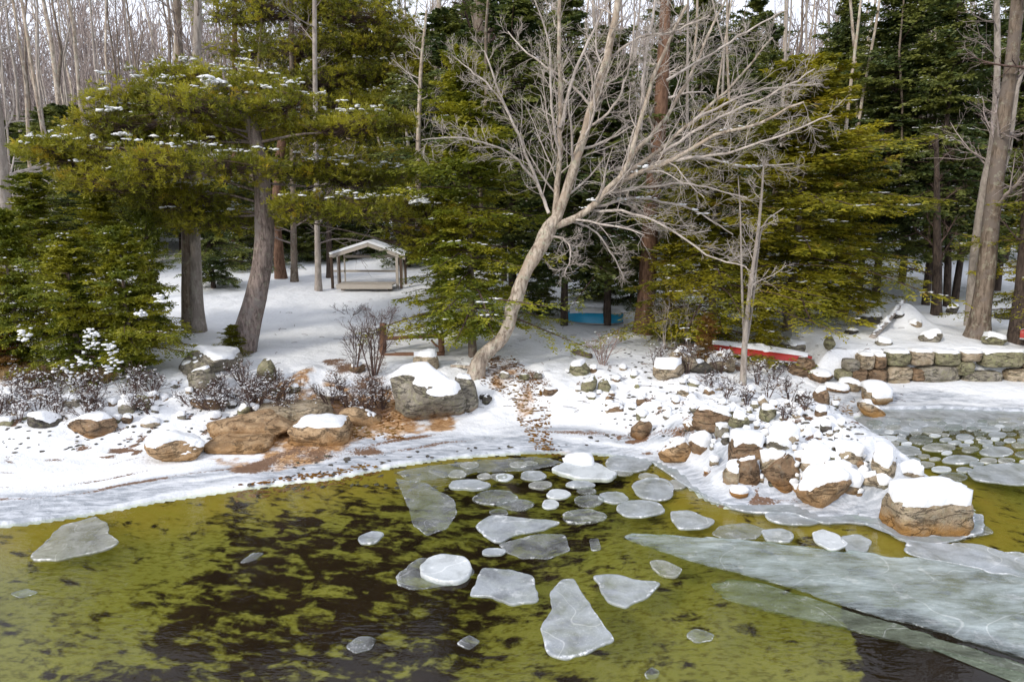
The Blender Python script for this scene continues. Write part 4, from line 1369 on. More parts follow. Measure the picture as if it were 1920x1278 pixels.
for px, py, top, w, k in [(1640, 560, -40, 250, 's1'), (1735, 572, -90, 240, 's2'), (1790, 560, 40, 240, 's1'), (1868, 545, -60, 250, 's2'), (1690, 530, -60, 240, 's1'), (1610, 545, 60, 220, 's2'), (1925, 560, 60, 220, 's1')]:
    ob.append(conifer(k, 'dark', px, py, top, w, group='dark spruces behind the terrace', name='spruce_tree'))
label_row(ob, 'tall dark spruce', 'among those standing behind the terrace')
ob = []
fr = np.random.RandomState(31)
taken = []
for i in range(85):
    Y = fr.uniform(25, 50)
    px = fr.uniform(-80, 2000)
    if 480 < px < 800 and Y < 31: Y += 8
    ob.append(conifer(fr.choice(['s1', 's2']), 'dark', px, 0, fr.uniform(-60, 190) if px > 640 else fr.uniform(180, 330), fr.uniform(130, 210), group='spruces deep in the woods', name='spruce_tree', Y=Y))
label_row(ob, 'dark spruce', 'among those deep in the woods')


# ---- bare deciduous trees
def bare_parts(seed, H=15, r0=.13, n1=22, n2=6, n3=5, lean=0, t0=.3, up=.5, twigr=.006):
    r = np.random.RandomState(seed)
    K = 9
    zz = np.linspace(-.2, H, K)
    x = np.cumsum(np.concatenate([[0], r.normal(size=K - 1)])) * .20 + lean * (zz / H) ** 1.3 * H
    y = np.cumsum(np.concatenate([[0], r.normal(size=K - 1)])) * .20
    P = np.stack([x, y, zz], 1)[None]; R = (r0 * (1 - zz / H * .82).clip(.1, 1.05))[None]
    tv, tf = tubes(P, R, 8, (.10, .25))
    A, RA = grow(P, R, n1, r, t0, .98, .30, (28, 55), (0, 0, up), .22, 6, .5, .008)
    B, RB = grow(A, RA, n2, r, .2, 1, .50, (25, 55), (0, 0, up * .5), .3, 4, .55, twigr)
    C, RC = grow(B, RB, n3, r, .2, 1, .6, (25, 55), (0, 0, .2), .35, 3, .6, twigr * .75)
    av, af = tubes(A, RA, 4)
    mb = MB(); mb.add(*tubes(B, RB, 3)); mb.add(*tubes(C, RC, 3))
    return {'trunk': make_mesh('trunk', tv, tf, True), 'limbs': make_mesh('limbs', av, af, True),
            'twigs': make_mesh('twigs', np.concatenate(mb.V), np.concatenate(mb.F), True)}


bare = {i: bare_parts(200 + i, 15, (.10, .085, .115, .07)[i], (34, 30, 36, 26)[i], 11, 7, (0, .06, -.05, .03)[i], (.15, .2, .1, .22)[i], .35, .011) for i in range(4)}
BM = {}


def bare_tree(k, mat, px, py=None, Y=None, hs=1.0, ws=1.0, rz=None, label=None, group=None, name='bare_tree', tilt=(0, 0)):
    mt = {'grey': dict(trunk=M['bark_grey'], limbs=M['twig_far'], twigs=M['twig_far']), 'pale': dict(trunk=M['bark_birch'], limbs=M['twig_pale'], twigs=M['twig_pale']),
          'brown': dict(trunk=M['bark_brown'], limbs=M['twig_far'], twigs=M['twig_pink'])}[mat]
    if (k, mat) not in BM: BM[(k, mat)] = with_mat(bare[k], mt)
    if Y is None: p = hit(px, py)
    else:
        q = P3(px, 450, Y); p = np.array([q[0], Y, gz(q[0], Y)])
    return place_tree(name, BM[(k, mat)], p, ws, hs, fr.uniform(0, 6.28) if rz is None else rz, tilt, label, 'tree', group)


ob = []
for px, Y, k, mt, tl in [(-10, 19, 2, 'pale', .05), (35, 21, 0, 'pale', .02), (62, 20, 1, 'pale', -.06), (112, 23, 0, 'pale', 0), (135, 26, 1, 'grey', .04), (170, 24, 2, 'pale', -.12), (205, 28, 0, 'grey', .02), (245, 27, 1, 'pale', -.04),
                         (285, 30, 0, 'grey', 0), (330, 26, 2, 'brown', .03), (365, 28, 0, 'grey', 0), (410, 31, 1, 'grey', 0), (15, 25, 3, 'grey', 0), (90, 29, 3, 'pale', .05)]:
    ob.append(bare_tree(k, mt, px, Y=Y, hs=fr.uniform(.95, 1.2), ws=.72, tilt=(0, tl), group='bare trees at upper left'))
label_row(ob, lambda o: 'pale bare tree', 'among those rising behind the left evergreens')
ob = []
for px, Y, k, mt, tl in [(1560, 24, 3, 'pale', .10), (1590, 23, 1, 'pale', .04), (1608, 25, 3, 'pale', .02), (1650, 26, 1, 'pale', .05), (1700, 30, 0, 'grey', 0), (1745, 31, 3, 'pale', .02), (1800, 29, 1, 'grey', -.02), (1530, 29, 0, 'grey', 0), (1890, 33, 0, 'grey', 0), (1575, 28, 3, 'pale', .0)]:
    ob.append(bare_tree(k, mt, px, Y=Y, hs=fr.uniform(1.0, 1.25), tilt=(0, tl), group='slim pale trees at upper right'))
label_row(ob, 'slim pale bare tree', 'among those rising behind the right hemlocks')
ob = []
for i, px in enumerate([905, 985, 1075, 1160, 1290, 1370, 1440, 1510, 1555, 1665, 1850]):
    ob.append(bare_tree(i % 4, ['brown', 'grey', 'pale'][i % 3], px, Y=19.5 + 4 * ((i * 7) % 5) / 5, hs=fr.uniform(.75, .95), ws=.75, group='thin bare trees among the evergreens'))
label_row(ob, 'thin bare tree', 'of those between the right evergreens')
ob = []
for i in range(150):
    Y = fr.uniform(25, 50); px = fr.uniform(-150, 2070)
    if 560 < px < 800 and Y < 36: Y += 10
    ob.append(bare_tree(fr.randint(0, 4), fr.choice(['grey', 'pale', 'brown'], p=[.5, .2, .3]), px, Y=Y, hs=fr.uniform(.9, 1.3), ws=fr.uniform(.8, 1.2), group='bare trees deep in the woods', tilt=(0, fr.normal() * .055)))
label_row(ob, 'grey bare tree', 'among those deep in the woods')
# woods beyond, read as one mass
r = np.random.RandomState(77)
n = 650
Yy = r.uniform(56, 110, n); Xx = r.uniform(-1, 1, n) * (Yy * .95 + 6)
Zz = height(np.stack([Xx, Yy], 1))
hh = r.uniform(13, 20, n)
K = 4
Pt = np.stack([Xx[:, None] + np.linspace(0, 1, K)[None] * r.normal(size=(n, 1)) * .6, np.repeat(Yy[:, None], K, 1), Zz[:, None] + np.linspace(-.03, 1, K)[None] * hh[:, None]], -1)
Rt = np.linspace(1, .3, K)[None] * r.uniform(.12, .24, (n, 1))
A, RA = grow(Pt, Rt, 14, r, .1, 1, .34, (25, 60), (0, 0, .3), .25, 4, .4, .035)
B, RB = grow(A, RA, 6, r, .2, 1, .6, (25, 55), (0, 0, .2), .3, 3, .6, .028)
mb = MB(); mb.add(*tubes(Pt, Rt, 4)); mb.add(*tubes(A, RA, 3)); mb.add(*tubes(B, RB, 3))
tag(mb.build('distant_woods', M['twig_far'], None, True), 'far mass of bare grey woods on the rise behind', 'woods', kind='stuff')

# ---- named trunks whose crowns leave the picture
def trunk_tree(name, pts, Y, rpx, mat, label, group=None, nseg=22, S=12, knob=(.10, .3), limbs=0, lm=None, dY=None, crown=None, tr=.35, seed=1, ratio=.22, trop=.3, t0=.3):
    """pts: pixel polyline from foot to top, Y: distance"""
    b = hit(*pts[0]) if Y is None else P3(pts[0][0], pts[0][1], Y)
    Y0 = b[1]
    ys = [Y0 + (dY[i] if dY else 0) for i in range(len(pts))]
    W = np.array([P3(a, c, y) for (a, c), y in zip(pts, ys)])
    d = Y0 * CP + 2 * SP
    rad = np.array(rpx) / F_PX * d
    W[0, 2] -= .12
    P, R = resample(W, rad, nseg)
    root = empty(name, (W[0][0], W[0][1], W[0][2] + .12))
    o = np.array(root.location)
    fl = R * (1 + .32 * np.exp(-np.linspace(0, 1, nseg) * 16))
    V, F = tubes((P - o)[None], fl[None], S, knob)
    mobj('trunk', V, F, mat, root, True)
    if limbs:
        r = np.random.RandomState(seed)
        A, RA = grow((P - o)[None], R[None], limbs, r, t0, .98, ratio, (45, 80), (0, 0, trop), .3, 6, .28, .006)
        B, RB = grow(A, RA, 7, r, .2, 1, .5, (30, 60), (0, 0, .1), .35, 4, .6, .004)
        C, RC = grow(B, RB, 4, r, .2, 1, .6, (30, 60), (0, 0, .1), .35, 3, .6, .003)
        t = mobj('limbs', *tubes(A, RA, 4), lm or mat, root, True); t['kind'] = 'stuff'
        mb = MB(); mb.add(*tubes(B, RB, 3)); mb.add(*tubes(C, RC, 3))
        t = mb.build('twigs', lm or mat, root, True); t['kind'] = 'stuff'
    tag(root, label, 'tree', group)
    return root, P, R, o


T = 'trunks standing round the lawn'
trunk_tree('bare_tree', [(352, 622), (350, 560), (350, 500), (348, 430), (345, 330), (340, 200), (335, 60), (330, -60)], None, [10, 9, 8.5, 8, 7.5, 7, 6, 5], M['bark_brown'], 'brown left trunk of the twin trunks beside the curved pine', T, limbs=14, lm=M['twig_far'], seed=3, t0=.5)
trunk_tree('bare_tree', [(372, 620), (368, 560), (366, 500), (364, 430), (364, 330), (366, 200), (370, 60), (372, -60)], None, [13, 12, 11, 10.5, 10, 8, 7, 6], M['bark_grey'], 'greyer right trunk of the twin trunks beside the curved pine', T, limbs=14, lm=M['twig_far'], seed=4, t0=.5)
trunk_tree('conifer_trunk', [(597, 545), (596, 480), (594, 400), (592, 250), (590, 60), (590, -60)], None, [6.5, 5.5, 5, 4.5, 4, 3.5], M['bark_grey'], 'slim straight grey trunk just left of the open shelter', T, limbs=16, lm=M['twig_far'], seed=6, t0=.2, trop=0)
trunk_tree('conifer_trunk', [(552, 528), (551, 470), (550, 400), (548, 200), (546, -60)], None, [7, 6, 5.5, 5, 4], M['bark_brown'], 'slim brown trunk between the reddish trunk and the grey one', T, limbs=12, lm=M['twig_far'], seed=7)
trunk_tree('conifer_trunk', [(618, 520), (617, 450), (616, 300), (614, 100), (612, -60)], None, [6, 5, 4.5, 4, 3], M['bark_dark'], 'thin dark trunk touching the left side of the shelter', T, limbs=12, lm=M['twig_dark'], seed=8)
trunk_tree('conifer_trunk', [(436, 500), (438, 440), (440, 380), (440, 200), (440, 0)], None, [8, 7, 6, 5, 4], M['bark_red'], 'reddish trunk in the shade between the twin trunks and the pine', T)
trunk_tree('tall_pine', [(1208, 622), (1212, 560), (1216, 480), (1222, 380), (1232, 280), (1240, 180), (1246, 60), (1250, -80)], None, [20, 17, 16, 15, 14, 12, 10, 8], M['bark_red'], 'tall reddish brown trunk behind the leaning tree crown', T, limbs=26, lm=M['twig_pale'], seed=9, t0=.3, trop=-.15, ratio=.16)
trunk_tree('big_tree', [(1832, 632), (1840, 580), (1850, 500), (1860, 400), (1872, 300), (1884, 210), (1900, 90), (1912, -60)], None, [21, 16, 15, 14, 12.5, 11.5, 10, 9], M['bark_brown'], 'thickest trunk at the right standing on the terrace', 'big trunks at the right', limbs=12, lm=M['twig_far'], seed=10, t0=.4)
trunk_tree('bare_tree', [(1820, 610), (1822, 540), (1830, 450), (1845, 350), (1862, 260), (1870, 120), (1868, -40)], None, [9, 8, 7, 7, 6, 5, 4], M['bark_grey'], 'slim grey trunk crossing behind the thickest right trunk', 'big trunks at the right', limbs=12, lm=M['twig_far'], seed=12, t0=.4)
trunk_tree('conifer_trunk', [(1910, 642), (1916, 560), (1924, 480), (1930, 380), (1934, 200), (1936, -40)], None, [18, 14, 13, 12, 10, 8], M['bark_dark'], 'dark trunk cut by the right edge of the picture', 'big trunks at the right', limbs=8, lm=M['twig_dark'], seed=13)
trunk_tree('conifer_trunk', [(1756, 590), (1757, 520), (1757, 400), (1756, 250)], None, [9, 8, 6, 3], M['bark_dark'], 'dark trunk, left one of the pair deep behind the wall', 'big trunks at the right', limbs=10, lm=M['twig_dark'], seed=14)
trunk_tree('conifer_trunk', [(1776, 575), (1777, 500), (1778, 380), (1778, 250)], None, [6, 6, 4, 2], M['bark_dark'], 'thinner dark trunk, right one of the pair deep behind the wall', 'big trunks at the right', limbs=10, lm=M['twig_dark'], seed=15)
trunk_tree('bare_tree', [(2, 590), (8, 500), (10, 430), (4, 340), (-4, 240), (-20, 100), (-30, -40)], None, [16, 14, 13, 11, 10, 8, 7], M['bark_grey'], 'thick pale trunk at the left edge behind the evergreens', 'bare trees at upper left', limbs=14, lm=M['twig_pale'], seed=16)
trunk_tree('bare_tree', [(800, 470), (812, 330), (818, 200), (822, 60), (824, -60)], 24, [6, 5.5, 5, 5, 4], M['bark_birch'], 'thin pale green trunk rising above the shelter', T, limbs=10, lm=M['twig_pale'], seed=17)
trunk_tree('bare_tree', [(784, 430), (784, 300), (786, 215), (790, 120), (800, 20)], 22, [5, 5, 4, 3, 2], M['bark_birch'], 'dead forked pale snag above the shelter', T, limbs=12, lm=M['twig_pale'], seed=18)
trunk_tree('tall_pine', [(893, 500), (895, 300), (897, 150), (898, 60), (900, -80)], 25, [12, 11, 10, 10, 9], M['bark_brown'], 'dark brown trunk against the bright sky gap at the top', T, limbs=14, lm=M['twig_dark'], seed=19)

# ---- the leaning tree
BY = hit(890, 705)[1]
root, P, R, o = trunk_tree('leaning_birch', [(888, 706), (905, 668), (946, 628), (964, 568), (985, 512), (1014, 462), (1030, 430), (1042, 405)], BY,
                           [17, 13.5, 12.5, 14, 12, 13.5, 13.5, 8], M['bark_birch'], 'large leaning bare tree with pale peeling bark over the lawn edge', None, 34, 16, (.30, .20), dY=[0, 0, .05, .1, .1, .15, .2, .2])
br = np.random.RandomState(22)
LB = [  # limb pixel polylines, radius px start,end, depth change
    ([(1038, 425), (1046, 330), (1050, 230), (1048, 100), (1052, -60)], 9, 5, .2),
    ([(1040, 425), (1072, 325), (1105, 215), (1138, 110), (1160, 0), (1175, -90)], 14, 9, -.3),
    ([(1032, 428), (1090, 402), (1130, 365), (1170, 320), (1200, 230), (1235, 120), (1290, 10)], 12, 4, -.6),
    ([(1128, 368), (1190, 326), (1260, 300), (1340, 255), (1420, 232), (1505, 190)], 8, 3, -1.2),
    ([(1160, 338), (1250, 270), (1330, 200), (1400, 130), (1450, 70)], 6, 2.5, .5),
    ([(1190, 326), (1290, 296), (1400, 312), (1490, 306)], 5, 2, 1.2),
    ([(1030, 400), (1010, 350), (968, 245), (935, 170), (908, 95)], 5, 2.5, .4),
    ([(1005, 340), (960, 290), (915, 270), (850, 258), (790, 262)], 3.5, 1.5, -1.2),
    ([(960, 230), (930, 175), (880, 130), (850, 105)], 3, 1.5, .2),
    ([(1105, 395), (1180, 398), (1250, 425), (1330, 480), (1400, 500)], 4, 1.8, -1.4),
    ([(1115, 388), (1200, 372), (1300, 395), (1375, 440)], 4.5, 2, .8),
    ([(1180, 300), (1245, 225), (1295, 140), (1335, 50), (1380, -40)], 6, 3, .8),
    ([(1200, 245), (1207, 130), (1225, 20), (1240, -60)], 5, 3, 1.0),
    ([(1050, 240), (1080, 130), (1118, 50), (1150, -20)], 5, 3, .8),
    ([(1050, 300), (1035, 200), (1030, 90), (1000, -10)], 4, 2, -.8),
    ([(1140, 110), (1200, 70), (1260, 60), (1330, 30)], 4, 2, -.9),
    ([(1090, 250), (1150, 200), (1180, 120), (1190, 20)], 4, 2, -1.0),
    ([(1240, 290), (1330, 230), (1440, 180), (1530, 130)], 4.5, 2, -.4),
    ([(1230, 305), (1340, 290), (1450, 260), (1560, 215)], 4.5, 2, -1.6),
    ([(1300, 225), (1370, 190), (1450, 165), (1540, 160)], 4, 2, .6),
    ([(1020, 440), (1060, 450), (1070, 480), (1060, 510)], 3.5, 1.5, -.6),
    ([(1060, 412), (1110, 430), (1150, 480), (1170, 520)], 3.5, 1.5, .6),
    ([(1140, 360), (1220, 350), (1290, 345), (1400, 370)], 4, 2, -.2),
    ([(1250, 150), (1320, 110), (1400, 60), (1470, 20)], 4, 2, .3),
    ([(1110, 200), (1060, 150), (1000, 110), (950, 60)], 4, 2, .9),
]
dd = BY * CP + 1.5 * SP
PL, RL = [], []
for pts, r0, r1, dy in LB:
    m = len(pts)
    W = np.array([P3(a, b, BY + .2 + dy * (i / (m - 1)) ** .9) for i, (a, b) in enumerate(pts)])
    Pp, Rp = resample(W, np.linspace(r0 * .66, r1 * .55, m) / F_PX * dd, 16)
    Pp = Pp + br.normal(size=Pp.shape) * .012
    V, F = tubes((Pp - o)[None], Rp[None], 8, (.10, .3))
    mobj('limb', V, F, M['bark_birch'] if r0 > 5 else M['twig_pale'], root, True)
    PL.append(Pp - o); RL.append(Rp)
PL = np.array(PL); RL = np.array(RL)
A, RA = grow(PL, RL, 14, br, .10, 1, .27, (28, 68), (.12, 0, .20),   .36, 6, .33, .0034, lenv=(.4, 2.1))
B, RB = grow(A, RA, 8, br, .12, 1, .5, (25, 60), (.06, 0, .08), .36, 4, .55, .003, lenv=(.18, .9))
C, RC = grow(B, RB, 3, br, .2, 1, .65, (22, 48), (.05, 0, .05), .3, 3, .65, .0022, lenv=(.1, .5))
mb = MB(); mb.add(*tubes(A, RA, 4)); mb.add(*tubes(B, RB, 3)); mb.add(*tubes(C, RC, 3))
t = mb.build('twigs', M['twig_pale'], root, True); t['kind'] = 'stuff'
# snow lying on the low limbs
q = []
for k in (2, 3, 5, 10):
    for j in range(3, 12): q.append(PL[k][j] + np.array([0, 0, RL[k][j]]))
q = np.array(q); q = np.repeat(q[br.rand(len(q)) < .5], 5, 0) + br.normal(size=(0, 3)).sum() * 0
q = q + br.normal(size=q.shape) * np.array([.07, .02, .01])
t = mobj('snow_clumps', *snow_blobs(q, .04, br, .4), M['snow'], root, True); t['kind'] = 'stuff'


# ---- white pines: boughs carrying needle clusters
def pine(name, tr_pts, Y, rpx, clusters, seed, label, mat=None, foot=None, dens=150, nl=.12, bark=None, snow=1.7, nw=.015):
    r = np.random.RandomState(seed)
    root, P, R, o = trunk_tree(name, tr_pts, Y, rpx, bark or M['bark_pine'], label, None, 30, 14, (.10, .25))
    Y0 = P[0][1]
    mbb = MB(); PT = []; DT = []; twP = []; snowq = []
    for (cx, cy, rx, ry, dy) in clusters:
        c = P3(cx, cy, Y0 + dy)
        d = (Y0 + dy) * CP
        ax, az_ = rx * 1.08 / F_PX * d, ry * 1.4 / F_PX * d
        ay = ax * .8
        # bough from the trunk, leaving it a little lower than the cluster
        k = np.argmin(np.abs(P[:, 2] - max(c[2] - .15 - .05 * abs(c[0] - P[:, 0].mean()), P3(0, 395, P[0][1])[2])))
        a = P[k]
        midp = (a + c) / 2 + np.array([0, 0, .16]) + r.normal(size=3) * .16
        end = c + (c - a) / (np.linalg.norm(c - a) + 1e-6) * ax * .6
        Bp, Br = resample(np.array([a, midp, c - np.array([0, 0, az_ * .3]), end]), np.array([.055, .04, .025, .008]) * (1 if rx > 60 else .7), 10)
        mobj('bough', *tubes((Bp - o)[None], Br[None] * .62, 5, (.15, .2)), bark or M['bark_pine'], root, True)
        n = int(dens * (ax * ay) / .9) + 40
        th = r.uniform(0, 2 * PI, n); rad = r.rand(n) ** .5
        edge = 1 + .25 * np.sin(3 * th + r.uniform(0, 6)) + .15 * np.sin(7 * th + r.uniform(0, 6))
        E = np.stack([np.cos(th) * rad * ax * edge, np.sin(th) * rad * ay * edge, (r.normal(size=n) * .5 + .2) * az_ * (1.05 - .6 * rad) - .15 * az_], 1) + c
        jj = np.clip((4 + 6 * r.rand(n)).astype(int), 0, 9)
        S = Bp[jj]
        mid = S * .45 + E * .55 + np.array([0, 0, -.04]) + r.normal(size=(n, 3)) * .05
        TW = np.stack([S, mid, E], 1)
        # lengthen: only the outer part of the twig is drawn thick
        twP.append(TW)
        dirv = E - mid; dirv /= np.linalg.norm(dirv, axis=1, keepdims=True) + 1e-9
        dirv = dirv + np.array([0, 0, .45]); dirv /= np.linalg.norm(dirv, axis=1, keepdims=True)
        for f in (1.0, .82, .62):
            PT.append(mid * (1 - f) + E * f + r.normal(size=(n, 3)) * .03); DT.append(dirv)
        top = E[np.argsort(-E[:, 2])[:max(3, int(n * .05 * snow))]]
        snowq.append(top[r.rand(len(top)) < .35 * snow])
    PT = np.concatenate(PT); DT = np.concatenate(DT); TW = np.concatenate(twP)
    t = mobj('twigs', *tubes(TW - o, np.full((len(TW), 3), .004) * np.array([1.6, 1.1, .7]), 3), M['twig_dark'], root, True); t['kind'] = 'stuff'
    mobj('crown', *tufts(PT - o, DT, nl, nw, 9, r), mat or M['pine'], root)
    q = np.concatenate(snowq)
    if len(q):
        q = np.repeat(q, 5, 0) + r.normal(size=(len(q) * 5, 3)) * np.array([.08, .08, .015])
        t = mobj('snow_clumps', *snow_blobs(q - o, .045, r, .4), M['snow'], root, True); t['kind'] = 'stuff'
    return root, P, R, o


CL1 = [(110, 275, 80, 20, -.6), (170, 300, 90, 28, -.3), (215, 225, 75, 35, .2), (285, 185, 95, 38, .5), (380, 195, 90, 40, -.5), (450, 160, 80, 35, .6), (530, 195, 75, 34, -.2),
       (230, 340, 95, 34, -.8), (310, 300, 95, 36, -1.0), (340, 370, 90, 34, .2), (400, 250, 90, 40, .8), (440, 310, 80, 34, -1.0), (580, 240, 80, 34, .4), (660, 235, 85, 26, -.2), (720, 225, 60, 20, 0),
       (600, 320, 100, 24, .8), (690, 330, 90, 24, 1.0), (560, 385, 60, 28, -.6), (640, 395, 95, 26, -.4), (740, 385, 80, 24, 0), (800, 400, 75, 24, .1), (835, 428, 45, 34, -.1), (800, 445, 60, 26, .5),
       (270, 260, 80, 34, 1.2), (180, 255, 60, 24, .9), (480, 230, 80, 36, 1.5), (350, 140, 70, 22, 1.0), (420, 410, 90, 26, .8), (340, 410, 70, 22, 1.2), (820, 470, 50, 22, .6)]
pr, pP, pR, po = pine('white_pine', [(448, 660), (466, 608), (482, 548), (493, 485), (496, 425), (493, 360), (486, 300), (474, 240), (450, 190), (420, 150)], None,
                      [26, 21, 19, 18, 17, 15, 13, 11, 9, 5], CL1, 61, 'white pine with a thick curved trunk leaning over the shore at left', dens=190)
# big snow pads on the curved pine
for px, py, w, h in [(402, 158, 58, 20), (790, 378, 46, 12), (395, 300, 44, 26), (440, 330, 26, 12), (215, 205, 34, 12), (230, 252, 26, 12), (148, 284, 30, 10), (525, 190, 20, 12)]:
    c = P3(px, py, pP[0][1] - .5); d = pP[0][1]
    q = br.normal(size=(26, 3)) * np.array([.26, .22, .10]) * w / F_PX * d
    q[:, 2] = np.abs(q[:, 2]) * .5 - (q[:, 0] ** 2) * .5
    s = mobj('snow_pad', *snow_blobs(q, h / F_PX * d * .36, br, .5), M['snow'], pr, True)
    s.location = Vector(c - po)
CL2 = [(450, 30, 70, 36, 0), (520, 20, 80, 36, -.5), (600, 10, 80, 34, .3), (680, 30, 85, 34, -.3), (480, 95, 75, 30, .4), (560, 90, 80, 32, -.6), (650, 90, 90, 32, .6), (740, 70, 70, 28, 0), (800, 88, 60, 22, -.2),
       (600, 150, 95, 26, -.3), (700, 140, 95, 28, .4), (780, 130, 60, 20, .4), (530, 150, 70, 24, .9), (660, 195, 95, 24, .2), (740, 190, 70, 20, -.4), (560, -30, 90, 30, 0), (690, -30, 90, 30, .3), (430, -20, 70, 30, .5), (640, 290, 100, 22, .6), (730, 290, 70, 20, .3)]
pine('white_pine', [(527, 522), (522, 470), (518, 400), (524, 300), (540, 200), (560, 100), (580, 0), (600, -80)], None, [10, 9, 8.5, 8, 7, 6, 5, 4], CL2, 62,
     'taller pine behind with a reddish trunk, its boughs at the top', dens=95, nl=.15, bark=M['bark_red'], nw=.018, mat=M['pine'])
CL3 = [(1880, 150, 60, 22, 0), (1920, 135, 50, 22, 0), (1830, 165, 30, 8, 0)]

# ---- shrubs and saplings
def shrub(px, py, w, h, seed, n=9, mat='twig_dark', label=None, group=None, snow=.3, name='bare_bush', spread=.8, cat='bush', fine=5):
    r = np.random.RandomState(seed)
    p = hit(px, py); d = p[1] * CP + (CAM_H - p[2]) * SP
    W, H = w / F_PX * d, h / F_PX * d
    root = empty(name, p)
    a = r.uniform(0, 2 * PI, n); rad = r.rand(n) ** .5 * W / 2 * spread
    E = np.stack([np.cos(a) * rad, np.sin(a) * rad * .8, H * r.uniform(.65, 1, n)], 1)
    S = E * np.array([.12, .12, 0]) + np.array([0, 0, -.05])
    Mi = S * .5 + E * .5 + r.normal(size=E.shape) * .04 * H + np.array([0, 0, .08 * H])
    P = np.stack([S, (S + Mi) / 2, Mi, (Mi + E) / 2 + r.normal(size=E.shape) * .02, E], 1)
    R = np.linspace(1, .35, 5)[None] * r.uniform(.007, .012, (n, 1)) * (1 + .5 * (H > .7))
    A, RA = grow(P, R, 7, r, .25, 1, .45, (25, 60), (0, 0, .1), .35, 4, .6, .0035)
    B, RB = grow(A, RA, fine, r, .2, 1, .6, (25, 60), (0, 0, .05), .4, 3, .6, .0028)
    mobj('stems', *tubes(P, R, 5), M[mat], root, True)
    mb = MB(); mb.add(*tubes(A, RA, 3)); mb.add(*tubes(B, RB, 3))
    t = mb.build('twigs', M[mat], root, True); t['kind'] = 'stuff'
    if snow:
        q = B[:, 1][r.rand(len(B)) < snow * .22]
        if len(q):
            q = np.repeat(q, 2, 0) + r.normal(size=(len(q) * 2, 3)) * .02
            t = mobj('snow_clumps', *snow_blobs(q, .015, r, .5), M['snow'], root, True); t['kind'] = 'stuff'
    return tag(root, label, cat, group)


ob = []
sr = np.random.RandomState(91)
for i in range(46):
    px = sr.uniform(-10, 540); py = 795 - (px / 540) * 20 - sr.uniform(0, 70)
    ob.append(shrub(px, py, sr.uniform(50, 95), sr.uniform(28, 50), 400 + i, 7, 'twig_dark', None, 'snowy twigs on the left bank', 1.0, spread=1.1, fine=3))
label_row(ob, 'low twiggy bush holding snow', 'along the left bank')
ob = []
for i, (px, py, w, h) in enumerate([(620, 760, 70, 46), (655, 770, 70, 40), (690, 778, 70, 48), (715, 768, 50, 40), (640, 735, 60, 36), (700, 740, 50, 36)]):
    ob.append(shrub(px, py, w, h, 470 + i, 9, 'twig_dark', None, 'brown bushes left of the largest boulder', .6, spread=1.1))
label_row(ob, 'small brown bush', 'beside the largest boulder')
shrub(700, 705, 130, 120, 501, 11, 'twig_dark', 'tall bare dark bush in front of the bench', None, .2)
shrub(665, 700, 60, 100, 502, 5, 'twig_dark', 'thin bare bush left of the tall dark one', None, .1)
shrub(1130, 682, 150, 58, 503, 6, 'twig_pink', 'small flat topped bare bush right of the leaning tree', None, .3)
ob = []
for i, (px, py, w, h) in enumerate([(1400, 760, 60, 40), (1440, 745, 60, 44), (1480, 755, 60, 48), (1360, 750, 50, 40), (1510, 770, 50, 34), (1330, 735, 50, 40), (1350, 700, 70, 46), (1450, 712, 70, 40), (1420, 722, 60, 44), (1230, 690, 50, 50), (1290, 700, 50, 60), (1470, 790, 40, 34)]):
    ob.append(shrub(px, py, w, h, 520 + i, 6, 'twig_dark', None, 'twiggy bushes on the rocky bank', .9))
label_row(ob, 'thin dark bush', 'on the rocky bank round the sapling')
ob = []
for i, (px, py, w, h) in enumerate([(1235, 640, 40, 110), (1262, 650, 50, 130), (1290, 655, 60, 120), (1245, 655, 30, 90)]):
    ob.append(shrub(px, py, w, h, 540 + i, 3, 'twig_pale', None, 'pale saplings by the reddish trunk', 0, name='sapling', cat='sapling'))
label_row(ob, 'pale crooked sapling', 'beside the tall reddish trunk')

ob = [shrub(655, 590, 70, 16, 561, 6, 'twig_dark', None, 'low brush on the lawn', .3, spread=1.2), shrub(715, 600, 90, 22, 562, 8, 'twig_pink', None, 'low brush on the lawn', .3, spread=1.2),
      shrub(775, 610, 60, 22, 563, 6, 'twig_dark', None, 'low brush on the lawn', .3, spread=1.2)]
label_row(ob, 'flat heap of dead twigs', 'on the lawn before the shelter')
# dry grass at the left edge, past counting
r = np.random.RandomState(44)
Q = np.array([hit(x, y) for x, y in zip(r.uniform(-20, 215, 150), r.uniform(688, 720, 150))])
Q = np.repeat(Q, 3, 0) + r.normal(size=(450, 3)) * np.array([.10, .08, .0])
V, F = tufts(Q, np.tile([0, 0, 1.0], (450, 1)), .22, .012, 9, r, .45)
tag(mobj('dry_grass', V, F, M['dry_grass']), 'tan dry grass poking out at the left edge under the evergreens', kind='stuff')
Q = np.array([hit(x, y) for x, y in zip(r.uniform(500, 1700, 260), r.uniform(560, 790, 260))])
az = r.uniform(0, PI, 260); L_ = r.uniform(.04, .16, 260)
dv = np.stack([np.cos(az) * L_, np.sin(az) * L_, r.normal(size=260) * .01], 1)
Pq = np.stack([Q - dv, Q + np.array([0, 0, .015]), Q + dv], 1) + np.array([0, 0, .012])
tag(mobj('fallen_twigs', *tubes(Pq, np.full((260, 3), .005), 3), M['twig_dark']), 'small dark twigs lying on the snow', kind='stuff')

